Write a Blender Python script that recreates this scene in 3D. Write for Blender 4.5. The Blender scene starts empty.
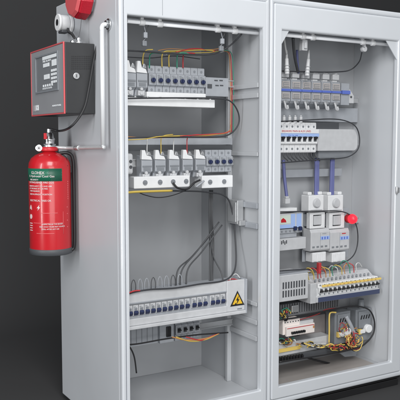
import bpy, bmesh, math, random
from mathutils import Vector, Matrix
random.seed(7)
S = bpy.context.scene
COL = S.collection
# ------------------------------------------------------------------ camera geometry
D = 2.88; F = 718.0; PITCH = math.atan(60/718); PSI = math.radians(30.8); H = 1.415
FW = Vector((math.sin(PSI)*math.cos(PITCH), math.cos(PSI)*math.cos(PITCH), -math.sin(PITCH)))
RT = Vector((math.cos(PSI), -math.sin(PSI), 0))
UP = RT.cross(FW)
def ray(u, v): return FW + RT*((u-200)/F) - UP*((v-200)/F)
def at(u, v, Y):                                   # point of the plane y=Y (parallel to the cabinet fronts)
    r = ray(u, v); t = (Y+D)/r.y
    return Vector((t*r.x, Y, H+t*r.z))
def atx(u, v, X):                                  # point of the plane x=X (parallel to the cabinet side)
    r = ray(u, v); t = X/r.x
    return Vector((X, -D+t*r.y, H+t*r.z))
def rect(u0, v0, u1, v1, Y):                       # x0,x1,z0,z1 ; heights read at the left end
    a = at(u0, v0, Y); b = at(u0, v1, Y); c = at(u1, v0, Y)
    return a.x, c.x, b.z, a.z

# ------------------------------------------------------------------ materials
MATS = {}
def mat(name, col, rough=.5, metal=0., bump=0., bscale=200., var=0., vscale=6., emit=0., coat=0., spec=.5, trans=0.):
    if name in MATS: return MATS[name]
    m = bpy.data.materials.new(name); m.use_nodes = True
    nt = m.node_tree; b = nt.nodes['Principled BSDF']
    c = (col[0], col[1], col[2], 1)
    b.inputs['Base Color'].default_value = c
    b.inputs['Roughness'].default_value = rough
    b.inputs['Metallic'].default_value = metal
    b.inputs['Coat Weight'].default_value = coat
    b.inputs['Specular IOR Level'].default_value = spec
    b.inputs['Transmission Weight'].default_value = trans
    tc = nt.nodes.new('ShaderNodeTexCoord')
    if var > 0:
        n = nt.nodes.new('ShaderNodeTexNoise'); n.inputs['Scale'].default_value = vscale; n.inputs['Detail'].default_value = 6
        nt.links.new(tc.outputs['Object'], n.inputs['Vector'])
        r = nt.nodes.new('ShaderNodeMapRange'); r.inputs['From Min'].default_value = .3; r.inputs['From Max'].default_value = .7
        r.inputs['To Min'].default_value = 1-var; r.inputs['To Max'].default_value = 1+var
        nt.links.new(n.outputs['Fac'], r.inputs['Value'])
        mx = nt.nodes.new('ShaderNodeVectorMath'); mx.operation = 'SCALE'; mx.inputs[0].default_value = col
        nt.links.new(r.outputs['Result'], mx.inputs['Scale']); nt.links.new(mx.outputs['Vector'], b.inputs['Base Color'])
        r2 = nt.nodes.new('ShaderNodeMapRange'); r2.inputs['To Min'].default_value = max(.05, rough-.08); r2.inputs['To Max'].default_value = min(1, rough+.08)
        nt.links.new(n.outputs['Fac'], r2.inputs['Value']); nt.links.new(r2.outputs['Result'], b.inputs['Roughness'])
    if bump > 0:
        n2 = nt.nodes.new('ShaderNodeTexNoise'); n2.inputs['Scale'].default_value = bscale; n2.inputs['Detail'].default_value = 3
        nt.links.new(tc.outputs['Object'], n2.inputs['Vector'])
        bp = nt.nodes.new('ShaderNodeBump'); bp.inputs['Strength'].default_value = bump; bp.inputs['Distance'].default_value = .001
        nt.links.new(n2.outputs['Fac'], bp.inputs['Height']); nt.links.new(bp.outputs['Normal'], b.inputs['Normal'])
    if emit > 0:
        b.inputs['Emission Color'].default_value = c; b.inputs['Emission Strength'].default_value = emit
    MATS[name] = m
    return m
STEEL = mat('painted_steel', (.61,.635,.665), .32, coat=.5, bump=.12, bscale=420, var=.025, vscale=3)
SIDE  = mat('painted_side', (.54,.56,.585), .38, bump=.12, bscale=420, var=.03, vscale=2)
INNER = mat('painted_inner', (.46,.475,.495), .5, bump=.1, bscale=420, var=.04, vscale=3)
PLATE = mat('mounting_plate_grey', (.40,.412,.43), .5, metal=.08, var=.05, vscale=4)
DARKP = mat('duct_grey', (.16,.165,.175), .6, var=.06)
ZINC  = mat('zinc', (.55,.56,.57), .35, metal=.7, var=.06, vscale=20)
CHROME= mat('polished_metal', (.75,.76,.77), .22, metal=1., var=.05, vscale=30)
ALU   = mat('white_lacquered_tube', (.66,.67,.685), .32)
SATIN = mat('satin_pipe', (.62,.63,.64), .42, metal=.35, var=.04, vscale=30)
WHITE = mat('white_plastic', (.78,.79,.80), .38, var=.03, vscale=30)
OFFW  = mat('offwhite_plastic', (.55,.56,.575), .42, var=.05, vscale=30)
LGREY = mat('light_grey_plastic', (.36,.38,.41), .45, var=.05, vscale=25)
MGREY = mat('mid_grey_plastic', (.22,.235,.255), .5, var=.06, vscale=25)
DGREY = mat('dark_grey_plastic', (.075,.08,.088), .5, var=.06)
BLACK = mat('black_plastic', (.016,.016,.018), .42)
RUBBER= mat('black_cable', (.018,.018,.02), .5)
NAVY  = mat('navy_toggle', (.016,.026,.085), .35)
BLUE  = mat('blue_print', (.11,.17,.56), .5)
LBLUE = mat('pale_blue_print', (.36,.50,.82), .5)
PURP  = mat('violet_cable', (.13,.145,.33), .5, var=.08)
DBLUE = mat('dark_blue_strip', (.06,.075,.14), .45)
RED   = mat('red_paint', (.52,.012,.020), .3, coat=.35, var=.03)
REDP  = mat('red_plastic', (.55,.02,.03), .42)
SOUND = mat('sounder_red', (.42,.006,.02), .42, bump=1., bscale=160)
PINK  = mat('red_rim', (.62,.10,.11), .4)
REDW  = mat('red_wire', (.50,.045,.05), .4)
YELW  = mat('yellow_wire', (.60,.44,.09), .4)
ORNW  = mat('orange_wire', (.56,.26,.10), .4)
GRNW  = mat('green_wire', (.05,.30,.20), .4)
WHTW  = mat('white_wire', (.65,.66,.66), .4)
GRYW  = mat('grey_wire', (.07,.073,.078), .45)
YEL   = mat('yellow_sign', (.78,.48,.03), .5)
CABVEIL  = mat('veiled_black_cable', (.042,.044,.05), .5)  # black cable lightened in colour to carry the pale veil of the upper bays
YSTR  = mat('yellow_strip', (.82,.6,.16), .5)
PANELF= mat('panel_face', (.30,.305,.32), .36, var=.03)
PANELS= mat('panel_side', (.028,.029,.031), .45, bump=.15, bscale=300, var=.05)
GREEN = mat('green_band', (.012,.13,.075), .35)
GREEND= mat('green_dots', (.004,.03,.02), .4)
BACKD = mat('backdrop_charcoal', (.058,.058,.059), .9, spec=.1)
PLINTH= mat('plinth_black', (.012,.012,.013), .5, var=.1)
BEIGE = mat('beige_plastic', (.46,.43,.42), .45, var=.05)
BROWNP= mat('worn_plate', (.26,.235,.23), .6, var=.12, vscale=12)
GLOWR = mat('lit_red_lens', (.95,.02,.04), .35, emit=.9)
TUBEL = mat('tube_lens', (.9,.92,.95), .2, emit=.12)

# ------------------------------------------------------------------ geometry helper
SPLIT = {'terminal_screw','screw','carrier','terminal','black_lever','blue_stripe','socket_hole','hook','door_catch','slot','cap_button'}
def clusters(bm, e=.0012):
    seen = set(); isl = []
    for f in bm.faces:
        if f in seen: continue
        st = [f]; seen.add(f); fs = []
        while st:
            q = st.pop(); fs.append(q)
            for v in q.verts:
                for w in v.link_faces:
                    if w not in seen: seen.add(w); st.append(w)
        P = [v.co for q in fs for v in q.verts]
        isl.append([fs, [min(p[i] for p in P)-e for i in range(3)], [max(p[i] for p in P)+e for i in range(3)]])
    ch = True
    while ch:
        ch = False
        for i in range(len(isl)):
            for j in range(i+1, len(isl)):
                a, b = isl[i], isl[j]
                if all(a[1][k] <= b[2][k] and b[1][k] <= a[2][k] for k in range(3)):
                    a[0] += b[0]; a[1] = [min(a[1][k],b[1][k]) for k in range(3)]; a[2] = [max(a[2][k],b[2][k]) for k in range(3)]
                    isl.pop(j); ch = True; break
            if ch: break
    return [q[0] for q in isl]
class G:
    def __init__(s): s.bm = bmesh.new(); s.mi = 0
    def _f(s, vs):
        try: f = s.bm.faces.new(vs); f.material_index = s.mi; return f
        except ValueError: return None
    def hexa(s, p):                                # 8 points: bottom ring, top ring
        v = [s.bm.verts.new(q) for q in p]
        for q in ((3,2,1,0),(4,5,6,7),(0,1,5,4),(1,2,6,5),(2,3,7,6),(3,0,4,7)): s._f([v[i] for i in q])
    def box(s, x0, x1, y0, y1, z0, z1, m=None):
        if m is not None: s.mi = m
        x0,x1 = sorted((x0,x1)); y0,y1 = sorted((y0,y1)); z0,z1 = sorted((z0,z1))
        s.hexa([(x0,y0,z0),(x1,y0,z0),(x1,y1,z0),(x0,y1,z0),(x0,y0,z1),(x1,y0,z1),(x1,y1,z1),(x0,y1,z1)]); return s
    def prism(s, pts, x0, x1, m=None):             # (y,z) outline extruded along x
        if m is not None: s.mi = m
        a = [s.bm.verts.new((x0,y,z)) for y,z in pts]; b = [s.bm.verts.new((x1,y,z)) for y,z in pts]
        n = len(pts); s._f(a[::-1]); s._f(b)
        for i in range(n): s._f([a[i],a[(i+1)%n],b[(i+1)%n],b[i]])
        return s
    def plate(s, pts, y0, y1, m=None):             # (x,z) outline extruded along y
        if m is not None: s.mi = m
        a = [s.bm.verts.new((x,y0,z)) for x,z in pts]; b = [s.bm.verts.new((x,y1,z)) for x,z in pts]
        n = len(pts); s._f(a[::-1]); s._f(b)
        for i in range(n): s._f([a[i],a[(i+1)%n],b[(i+1)%n],b[i]])
        return s
    def ring(s, o, i, y0, y1, m=None):             # rectangular frame, o/i = (x0,x1,z0,z1)
        if m is not None: s.mi = m
        def q(r, y): return [s.bm.verts.new(p) for p in ((r[0],y,r[2]),(r[1],y,r[2]),(r[1],y,r[3]),(r[0],y,r[3]))]
        of, ob, nf, nb = q(o,y0), q(o,y1), q(i,y0), q(i,y1)
        for k in range(4):
            j = (k+1)%4
            s._f([of[k],of[j],nf[j],nf[k]]); s._f([ob[j],ob[k],nb[k],nb[j]])
            s._f([of[j],of[k],ob[k],ob[j]]); s._f([nf[k],nf[j],nb[j],nb[k]])
        return s
    def cyl(s, p, q, r, n=16, r2=None, m=None, cap=True):
        if m is not None: s.mi = m
        p = Vector(p); q = Vector(q); r2 = r if r2 is None else r2
        ax = (q-p).normalized(); t = Vector((0,0,1)) if abs(ax.z) < .9 else Vector((1,0,0))
        u = ax.cross(t).normalized(); w = ax.cross(u)
        A = [s.bm.verts.new(p+(u*math.cos(k*2*math.pi/n)+w*math.sin(k*2*math.pi/n))*r) for k in range(n)]
        B = [s.bm.verts.new(q+(u*math.cos(k*2*math.pi/n)+w*math.sin(k*2*math.pi/n))*r2) for k in range(n)]
        for k in range(n):
            f = s._f([A[k],A[(k+1)%n],B[(k+1)%n],B[k]])
            if f: f.smooth = True
        if cap: s._f(A[::-1]); s._f(B)
        return s
    def lathe(s, prof, c, n=48, m=None):           # prof (r,z) about the vertical at c
        if m is not None: s.mi = m
        rings = []
        for r, z in prof:
            rings.append([s.bm.verts.new((c[0]+r*math.cos(k*2*math.pi/n), c[1]+r*math.sin(k*2*math.pi/n), c[2]+z)) for k in range(n)])
        for a, b in zip(rings, rings[1:]):
            for k in range(n):
                f = s._f([a[k],a[(k+1)%n],b[(k+1)%n],b[k]])
                if f: f.smooth = True
        s._f(rings[0][::-1]); s._f(rings[-1]); return s
    def tube(s, pts, r, n=8, m=None, sub=8):
        if m is not None: s.mi = m
        P = [Vector(p) for p in pts]
        if len(P) > 2:
            E = [P[0]*2-P[1]]+P+[P[-1]*2-P[-2]]; Q = []
            for i in range(1, len(E)-2):
                for k in range(sub):
                    t = k/sub; a,b,c,d = E[i-1],E[i],E[i+1],E[i+2]
                    Q.append(.5*((2*b)+(c-a)*t+(2*a-5*b+4*c-d)*t*t+(3*b-a-3*c+d)*t**3))
            Q.append(P[-1]); P = Q
        prev = None; u = None
        for i, p in enumerate(P):
            tg = (P[min(i+1,len(P)-1)]-P[max(i-1,0)])
            if tg.length < 1e-7: continue
            tg.normalize()
            if u is None:
                t = Vector((0,0,1)) if abs(tg.z) < .9 else Vector((1,0,0)); u = tg.cross(t).normalized()
            else:
                u = (u-tg*u.dot(tg)).normalized()
            w = tg.cross(u)
            R = [s.bm.verts.new(p+(u*math.cos(k*2*math.pi/n)+w*math.sin(k*2*math.pi/n))*r) for k in range(n)]
            if prev:
                for k in range(n):
                    f = s._f([prev[k],prev[(k+1)%n],R[(k+1)%n],R[k]])
                    if f: f.smooth = True
            else: s._f(R[::-1])
            prev = R
        s._f(prev); return s
    def build(s, name, mats, parent=None, bevel=0., seg=2, loc=None):
        if not isinstance(mats, (list, tuple)): mats = [mats]
        bmesh.ops.recalc_face_normals(s.bm, faces=s.bm.faces)
        if name in SPLIT:
            cl = clusters(s.bm)
            if len(cl) > 1:
                for fs in cl[1:]:
                    n = G(); mp = {}
                    for f in fs:
                        for v in f.verts:
                            if v not in mp: mp[v] = n.bm.verts.new(v.co)
                        nf = n.bm.faces.new([mp[v] for v in f.verts]); nf.material_index = f.material_index; nf.smooth = f.smooth
                    n.build(name, mats, parent, bevel, seg)
                dead = set(v for fs in cl[1:] for f in fs for v in f.verts)
                bmesh.ops.delete(s.bm, geom=list(dead), context='VERTS')
        me = bpy.data.meshes.new(name)
        o = bpy.data.objects.new(name, me); COL.objects.link(o)
        if parent is not None:
            o.parent = parent
            if parent.get('_w') : 
                pass
            inv = Matrix.Translation(-world_loc(parent)); bmesh.ops.transform(s.bm, matrix=inv, verts=s.bm.verts)
        s.bm.to_mesh(me); s.bm.free()
        for m in mats: me.materials.append(m)
        if bevel > 0:
            b = o.modifiers.new('Bevel', 'BEVEL'); b.width = bevel; b.segments = seg; b.limit_method = 'ANGLE'; b.angle_limit = math.radians(50)
            b.harden_normals = False
        return o
def world_loc(o):
    v = Vector((0,0,0))
    while o is not None: v += o.location; o = o.parent
    return v
def tag(o, label=None, cat=None, group=None, kind=None):
    if label: o['label'] = label
    if cat: o['category'] = cat
    if group: o['group'] = group
    if kind: o['kind'] = kind
    return o
def thing(name, loc, label, cat, group=None):
    o = bpy.data.objects.new(name, None); o.empty_display_size = .05; COL.objects.link(o); o.location = loc
    return tag(o, label, cat, group)
def dup(root, loc, label, group=None):
    r = root.copy(); COL.objects.link(r); r.location = loc; r['label'] = label
    if group: r['group'] = group
    for ch in [c for c in bpy.data.objects if c.parent == root]:
        c = ch.copy(); COL.objects.link(c); c.parent = r
        for g in [x for x in bpy.data.objects if x.parent == ch]:
            d = g.copy(); COL.objects.link(d); d.parent = c
    return r
def text(body, size, m, origin, parent, name='lettering', facing='y', wrap=None, ext=.0004, bold=0., ax='LEFT', sx=1.):
    cu = bpy.data.curves.new('txt', 'FONT'); cu.body = body; cu.size = size; cu.extrude = ext; cu.align_x = ax; cu.offset = bold
    t = bpy.data.objects.new('txt', cu); COL.objects.link(t)
    bpy.context.view_layer.update()
    dg = bpy.context.evaluated_depsgraph_get()
    me = bpy.data.meshes.new_from_object(t.evaluated_get(dg))
    bpy.data.objects.remove(t)
    o3 = Vector(origin)
    for v in me.vertices:
        x, y, z = v.co.x*sx, v.co.y, v.co.z
        if wrap:                                   # (cx, cy, radius, start angle)
            cx, cy, R, a0 = wrap; a = a0+x/R
            v.co = Vector((cx+(R+z)*math.cos(a), cy+(R+z)*math.sin(a), o3.z+y))
        elif facing == 'y': v.co = o3+Vector((x, -z, y))
        else: v.co = o3+Vector((-z, -x, y))
    if parent is not None:
        w = world_loc(parent)
        for v in me.vertices: v.co -= w
    me.name = name; o = bpy.data.objects.new(name, me); COL.objects.link(o); o.parent = parent
    me.materials.clear(); me.materials.append(m)
    return o
ORD = ['leftmost','second','third','fourth','fifth','sixth','seventh','eighth','ninth','tenth','eleventh','twelfth','thirteenth','fourteenth','fifteenth','sixteenth','seventeenth','eighteenth']
def nth(i): return ORD[i] if i == 0 else ORD[i]+' from left'

# ------------------------------------------------------------------ the setting
g = G()
prof = [(-6,0),(2.2,0)]
for k in range(1, 13):
    a = k/12*math.pi/2; prof.append((2.2+1.2*math.sin(a), 1.2-1.2*math.cos(a)))
prof.append((3.4, 7))
bm = g.bm; L = [bm.verts.new((-9,y,z)) for y,z in prof]; R_ = [bm.verts.new((11,y,z)) for y,z in prof]
for i in range(len(prof)-1):
    f = bm.faces.new([L[i],R_[i],R_[i+1],L[i+1]]); f.smooth = True
tag(g.build('studio_floor_backdrop', BACKD), kind='structure')

# ------------------------------------------------------------------ cabinets
ZB, ZT, OB, OT = .060, 2.112, .155, 1.955
def cabinet(x0, x1, ox0, ox1, plateY, label, liner=False):
    t = thing('electrical_cabinet', ((x0+x1)/2, .4, 0), label, 'cabinet', 'open grey electrical cabinets standing side by side')
    # front frame : flat outer flange and a raised ring around the opening
    G().ring((x0,x1,ZB,ZT), (x0+.022,x1-.022,ZB+.03,ZT-.03), 0, .035).build('front_frame', STEEL, t, .010, 5)
    G().ring((x0+.0225,x1-.0225,ZB+.0305,ZT-.0305), (ox0,ox1,OB,OT), -.004, .03).build('door_frame', STEEL, t, .008, 4)
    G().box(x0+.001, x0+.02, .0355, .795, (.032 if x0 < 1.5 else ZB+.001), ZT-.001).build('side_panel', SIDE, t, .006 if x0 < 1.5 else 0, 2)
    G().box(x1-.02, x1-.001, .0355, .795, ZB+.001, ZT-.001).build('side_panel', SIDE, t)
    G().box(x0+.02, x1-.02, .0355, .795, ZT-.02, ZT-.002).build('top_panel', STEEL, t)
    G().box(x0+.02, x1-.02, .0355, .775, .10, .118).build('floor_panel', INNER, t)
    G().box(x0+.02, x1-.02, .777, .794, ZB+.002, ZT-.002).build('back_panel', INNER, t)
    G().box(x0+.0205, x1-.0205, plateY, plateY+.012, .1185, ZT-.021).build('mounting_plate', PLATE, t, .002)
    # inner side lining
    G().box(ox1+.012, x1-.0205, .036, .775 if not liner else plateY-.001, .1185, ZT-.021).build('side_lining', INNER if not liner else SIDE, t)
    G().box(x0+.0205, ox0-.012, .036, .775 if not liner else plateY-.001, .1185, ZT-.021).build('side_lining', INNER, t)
    # plinth
    g = G(); g.box(x0+.03, x1-.012, .022, .76, .0, .038); g.box(x0+.024, x1-.006, .016, .77, .044, ZB-.001)
    g.build('plinth', PLINTH, t, .003)
    return t
c1 = cabinet(1.312, 2.113, 1.348, 2.072, .60, 'left grey steel cabinet with open front, extinguisher hanging on its side')
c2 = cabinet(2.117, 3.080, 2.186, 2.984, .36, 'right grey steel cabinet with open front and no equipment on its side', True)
# thin seam gasket between
G().box(2.1128, 2.1172, .02, .70, ZB+.01, ZT-.01).build('gasket', BLACK, c1)
q=at(162,8,0); G().box(q.x-.0008,q.x+.0008,-.0046,-.0038,OT+.012,ZT-.034).build('frame_seam', MGREY, c1)
G().box(2.1655, 2.956, .0365, .358, .1185, .1215).build('floor_sheet', mat('warm_floor_sheet',(.40,.37,.35),.5,var=.08,vscale=5), c2)
# triangular gussets in upper corners of right cabinet
a = at(281.5,31,.0); 
g = G(); g.plate([(2.186,OT-.0),(2.186+.05,OT),(2.186,OT-.075)][::-1], .006, .012)
g.build('corner_gusset', STEEL, c2, .001)
g = G(); g.plate([(2.984,OT),(2.984-.085,OT),(2.984,OT-.10)], .006, .012); g.build('corner_gusset', STEEL, c2, .001)
# hinge on the right frame
p = at(396,190,0); g = G(); g.cyl((p.x-.004,-.010,p.z-.02),(p.x-.004,-.010,p.z+.02),.007); g.box(p.x-.01,p.x+.02,-.0045,-.008,p.z-.014,p.z+.014)
g.build('hinge', ZINC, c2, .001)
# rails (posts) on inner right wall of left cabinet, with crossing struts
for (yy) in (.285,):
    G().box(2.058, 2.0835, yy, yy+.022, .1185, ZT-.022).build('post', INNER, c1, .002)
for (v, h_) in ((86,.012),(96,.012),(154,.010),(205,.014),(225,.014),(302,.010),(320,.012),(336,.012)):
    z = atx(250, v, 2.08).z
    G().box(2.072, 2.0835, .04, .284, z-h_, z+h_).build('side_rail', LGREY if v in (205,225) else INNER, c1, .002)
# bracket on side wall of left cabinet
b0 = atx(233,199,2.07); b1 = atx(243,224,2.07)
g = G(); yb0, yb1 = sorted((b0.y,b1.y)); g.box(2.035,2.0715,yb0,yb1,b1.z,b0.z,0); g.box(2.030,2.0345,yb0+.01,yb1-.01,b1.z+.01,b0.z-.01)
g.cyl((2.027,(yb0+yb1)/2,(b0.z+b1.z)/2+.01),(2.034,(yb0+yb1)/2,(b0.z+b1.z)/2+.01),.008)
g.box(2.036,2.0715,yb0-.02,yb0-.0005,b1.z-.006,b1.z+.02)
g.build('door_catch', ZINC, c1, .002)

# DIN rails spanning cabinets
def din(u0, u1, v, Y, m=ZINC, cab=None, hh=.018, name='mounting_rail'):
    a = at(u0,v,Y); b = at(u1,v,Y)
    g = G(); g.box(a.x,b.x,Y,Y+.012,a.z-hh,a.z+hh); g.box(a.x,b.x,Y-.006,Y-.0005,a.z+hh*.7,a.z+hh); g.box(a.x,b.x,Y-.006,Y-.0005,a.z-hh,a.z-hh*.7)
    return g.build(name, m, cab)
for v in (79, 163): din(126, 233, v, .262, ZINC, c1)
for v in (97, 142, 226): din(279, 358, v, .30, ZINC, c2)
# grey horizontal channel above middle row of left cabinet
x0,x1,z0,z1 = rect(126,138,232.5,145,.262); G().box(x0,x1,.262,.29,z0,z1).build('cross_bar', LGREY, c1, .002)
x0,x1,z0,z1 = rect(126,145.5,232.5,151,.265); G().box(x0,x1,.265,.285,z0,z1).build('cross_bar', DGREY, c1, .001)
# pale cross members of right cabinet
for (u0,v0,u1,v1,m) in ((279,106,358,121,LGREY),(279,170,342,178,LGREY)):
    x0,x1,z0,z1 = rect(u0,v0,u1,v1,.31); G().box(x0,x1,.31,.33,z0,z1).build('cross_bar', m, c2, .002)

# ------------------------------------------------------------------ light bars
def lightbar(pa, pb, clamps, label, Y=.05):
    a = at(*pa,Y); b = at(*pb,Y)
    t = thing('light_bar', a, label, 'light bar', 'slim light bars under the cabinet tops')
    z = (a.z+b.z)/2
    G().cyl((a.x,Y,z),(b.x,Y,z),.0085,16).build('tube', TUBEL, t)
    G().box(a.x,b.x,Y+.007,Y+.02,z+.004,z+.016).build('housing', LGREY, t, .002)
    for c in clamps:
        p = at(c, pa[1], Y)
        g = G(); g.cyl((p.x-.012,Y,z),(p.x+.012,Y,z),.0145,16); g.box(p.x-.008,p.x+.008,Y-.004,Y+.02,z+.005,z+.026)
        g.build('clamp', WHITE, t, .002)
    return z
za = lightbar((127,22),(263,33),(142,160,218,235),'slim white tube light across the top of the left cabinet opening')
zb = lightbar((284,36),(390,44),(303,313,363,373),'slim white tube light across the top of the right cabinet opening')

# ------------------------------------------------------------------ generic devices
def mcb(name, x, z, Y, w, h, d, label, cat, group, bodym, togm, kind='lever', band=None, screws=True):
    t = thing(name, (x, Y, z), label, cat, group)
    p = [(Y,z+.30*h),(Y,z+.70*h),(Y+.22*d,z+.74*h),(Y+.22*d,z+.97*h),(Y+.28*d,z+h),(Y+d,z+h),(Y+d,z),(Y+.28*d,z),(Y+.22*d,z+.03*h),(Y+.22*d,z+.26*h)]
    g = G(); g.prism(p, x-w*.475, x+w*.475); g.build('body', bodym, t, w*.05, 2)
    g = G()
    g.box(x-w*.28,x+w*.28,Y-.0012,Y+.004,z+.37*h,z+.60*h); g.build('toggle_window', DGREY if togm is not NAVY else MGREY, t)
    g = G()
    if kind == 'rocker':
        zc = z+.36*h
        g.hexa([(x-w*.38,Y-.002,zc-.05*h),(x+w*.38,Y-.002,zc-.05*h),(x+w*.38,Y+.002,zc-.05*h),(x-w*.38,Y+.002,zc-.05*h),
                (x-w*.38,Y-.012,zc+.07*h),(x+w*.38,Y-.012,zc+.07*h),(x+w*.38,Y-.002,zc+.14*h),(x-w*.38,Y-.002,zc+.14*h)])
        g.build('toggle', togm, t, .0012)
    elif kind == 'lever':
        zc = z+.47*h
        g.hexa([(x-w*.22,Y-.0015,zc-.05*h),(x+w*.22,Y-.0015,zc-.05*h),(x+w*.22,Y+.002,zc-.05*h),(x-w*.22,Y+.002,zc-.05*h),
                (x-w*.22,Y-.016,zc+.03*h),(x+w*.22,Y-.016,zc+.03*h),(x+w*.22,Y-.002,zc+.10*h),(x-w*.22,Y-.002,zc+.10*h)])
        g.build('toggle', togm, t, .0012)
    else:
        g.cyl((x,Y-.013,z+.47*h),(x,Y-.001,z+.47*h),w*.27,14); g.box(x-w*.07,x+w*.07,Y-.018,Y-.0132,z+.41*h,z+.53*h)
        g.build('toggle', togm, t, .0012)
    g = G(); g.box(x-w*.30,x-w*.02,Y-.0008,Y+.001,z+.645*h,z+.665*h); g.box(x-w*.30,x+w*.22,Y-.0008,Y+.001,z+.615*h,z+.628*h); g.box(x-w*.34,x-w*.30,Y-.0008,Y+.001,z+.615*h,z+.665*h)
    g.build('printed_mark', MGREY, t)
    if screws:
        g = G()
        for zz in (.86,.13): g.cyl((x,Y+.22*d-.0012,z+zz*h),(x,Y+.22*d+.003,z+zz*h),w*.17,10)
        g.build('terminal_screw', MGREY, t)
    if band:
        G().box(x-w*.40,x+w*.40,Y-.0014,Y+.002,z+.615*h,z+.685*h).build('printed_band', band, t)
    return t
def row(n, u0, u1, vt, vb, Y, d, name, fmt, cat, group, bodym, togm, kind='lever', band=None, skip=()):
    x0,x1,z0,z1 = rect(u0,vt,u1,vb,Y); w = (x1-x0)/n; h = z1-z0; first = None
    for i in range(n):
        if i in skip: continue
        lab = fmt % nth(i)
        if first is None: first = mcb(name, x0+w*(i+.5), z0, Y, w, h, d, lab, cat, group, bodym, togm, kind, band)
        else: dup(first, (x0+w*(i+.5), Y, z0), lab)
    return x0,x1,z0,z1
def block(name, u0, v0, u1, v1, Y, d, m, label, cat, group=None, bevel=.002):
    x0,x1,z0,z1 = rect(u0,v0,u1,v1,Y)
    t = thing(name, (x0,Y,z0), label, cat, group)
    return t,(x0,x1,z0,z1)
def wire(name, pts, r, m, label, cat='cable', group=None, n=8):
    g = G(); g.tube([at(*p) if len(p) == 3 else Vector(p[:3]) for p in pts], r, n)
    return tag(g.build(name, m), label, cat, group)

# ------------------------------------------------------------------ LEFT CABINET row 1
row(8,149,206,65,93,.20,.06,'circuit_breaker','%s blue-toggle breaker of the eight in the left cabinet top row','circuit breaker',
    'breakers in the left cabinet top row', LGREY, NAVY, 'knob')
t,(x0,x1,z0,z1) = block('relay_module',206.5,77,229,96,.205,.06,MGREY,'wide grey module with dark slots right of the top breaker row, left cabinet','relay')
G().box(x0,x1,.21,.262,z0,z1).build('body', LGREY, t, .002)
p = at(210.5,86,.20); G().box(p.x-.012,p.x+.012,.205,.2095,p.z-.010,p.z+.010).build('window', DGREY, t)
g = G()
for (u,v) in ((216,80.5),(221,80.5),(217,85.5),(221.5,85.5)):
    p = at(u,v,.21); g.box(p.x-.010,p.x+.010,.2085,.2098,p.z-.003,p.z+.003)
g.build('slot', DGREY, t)
# fuse relays at left of row 1 and in row 2
def fuse_relay(u0,u1,vt,vb,Y,label,group):
    x0,x1,z0,z1 = rect(u0,vt,u1,vb,Y); w = x1-x0; h = z1-z0; c = (x0+x1)/2
    t = thing('fuse_relay', (c,Y,z0), label, 'relay', group)
    g = G(); g.prism([(Y+.02,z0+.18*h),(Y,z0+.25*h),(Y,z0+.62*h),(Y+.012,z0+.70*h),(Y+.02,z0+.78*h),(Y+.058,z0+.80*h),(Y+.058,z0),(Y+.03,z0)], x0+w*.04, x1-w*.04)
    g.build('body', LGREY, t, .0025)
    g = G(); g.box(x0+w*.12,x1-w*.12,Y-.003,Y-.0002,z0+.40*h,z0+.45*h,0); g.box(x0+w*.2,x1-w*.2,Y-.002,Y-.0001,z0+.28*h,z0+.37*h)
    g.build('label_window', MGREY, t)
    g = G(); g.plate([(x0+w*.02,z0+.66*h),(x0+w*.92,z0+.64*h),(x0+w*.80,z0+.76*h),(x0+w*.45,z0+.80*h),(x0+w*.32,z0+.98*h),(x0+w*.06,z0+.98*h)], Y-.004, Y+.018)
    g.build('lever', WHITE, t, .002)
    g = G(); g.plate([(x0+w*.56,z0+.80*h),(x0+w*.9,z0+.78*h),(x0+w*.8,z0+.90*h),(x0+w*.66,z0+.92*h)], Y+.004, Y+.02); g.build('tab', ZINC, t, .001)
    g = G(); g.box(x0+w*.15,x1-w*.3,Y+.002,Y+.0295,z0+.02*h,z0+.16*h); g.cyl((x0+w*.42,Y-.004,z0+.09*h),(x0+w*.42,Y+.001,z0+.09*h),w*.15,12)
    g.cyl((x0+w*.42,Y-.0055,z0+.2*h),(x0+w*.42,Y+.012,z0+.2*h),w*.12,10)
    g.build('terminal', OFFW, t, .0015)
    return t
fr = fuse_relay(136.5,148,60,96,.19,'grey fuse relay right beside the top breaker row, left cabinet','fuse relays of the left cabinet')
x,_,z,_ = rect(126,60,130,96,.19); w_ = rect(136.5,60,148,96,.19)
dup(fr,(at(131,80,.19).x,.19,w_[2]),'grey fuse relay at the far left of the top row, half behind the frame')
# white covers row 1
t,(x0,x1,z0,z1) = block('cover_strip',147,91.5,206,97,.18,.08,WHITE,'short white ledge just under the left cabinet top breakers','cover strip')
G().box(x0,x1,.18,.25,z0,z1).build('face', WHITE, t, .003)
t,(x0,x1,z0,z1) = block('cable_trunking',126,97,215,105.5,.16,.1,WHITE,'long white trunking strip below the left cabinet top row','trunking')
G().box(x0-.01,x1,.16,.25,z0,z1).build('face', WHITE, t, .003)
g = G()
for i in range(7):
    p = at(135+i*12.5, 97, .18); g.cyl((p.x,.178,z1-.001),(p.x,.178,z1+.007),.006,10)
g.build('screw', ZINC, t)

for i,(dy,m,nm) in enumerate(((1.2,YELW,'second yellow wire sagging above the top breaker row, left cabinet'),(-1.5,ORNW,'orange wire arching above the top breaker row, left cabinet'),(2.6,LGREY,'pale grey wire crossing just above the top breakers, left cabinet'))):
    wire('thin_wire',[(150+i*8,52+dy,.19),(170,51+dy+random.uniform(-1,1),.19),(190,51.5+dy*1.2,.18),(212,51+dy,.17),(224,49+dy,.15)],.0018,m,nm,'wire')
for i,(m,nm) in enumerate(((YELW,'thin yellow wire along the middle cable loop, left cabinet'),(ORNW,'thin orange wire along the middle cable loop, left cabinet'))):
    wire('thin_wire',[(126,138-i*1.5,.17),(150,137+i,.17),(180,135.6+i*1.4,.18),(210,135+i*.6,.19),(228,132.5-i,.2),(231,125,.25)],.0018,m,nm,'wire')
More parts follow.
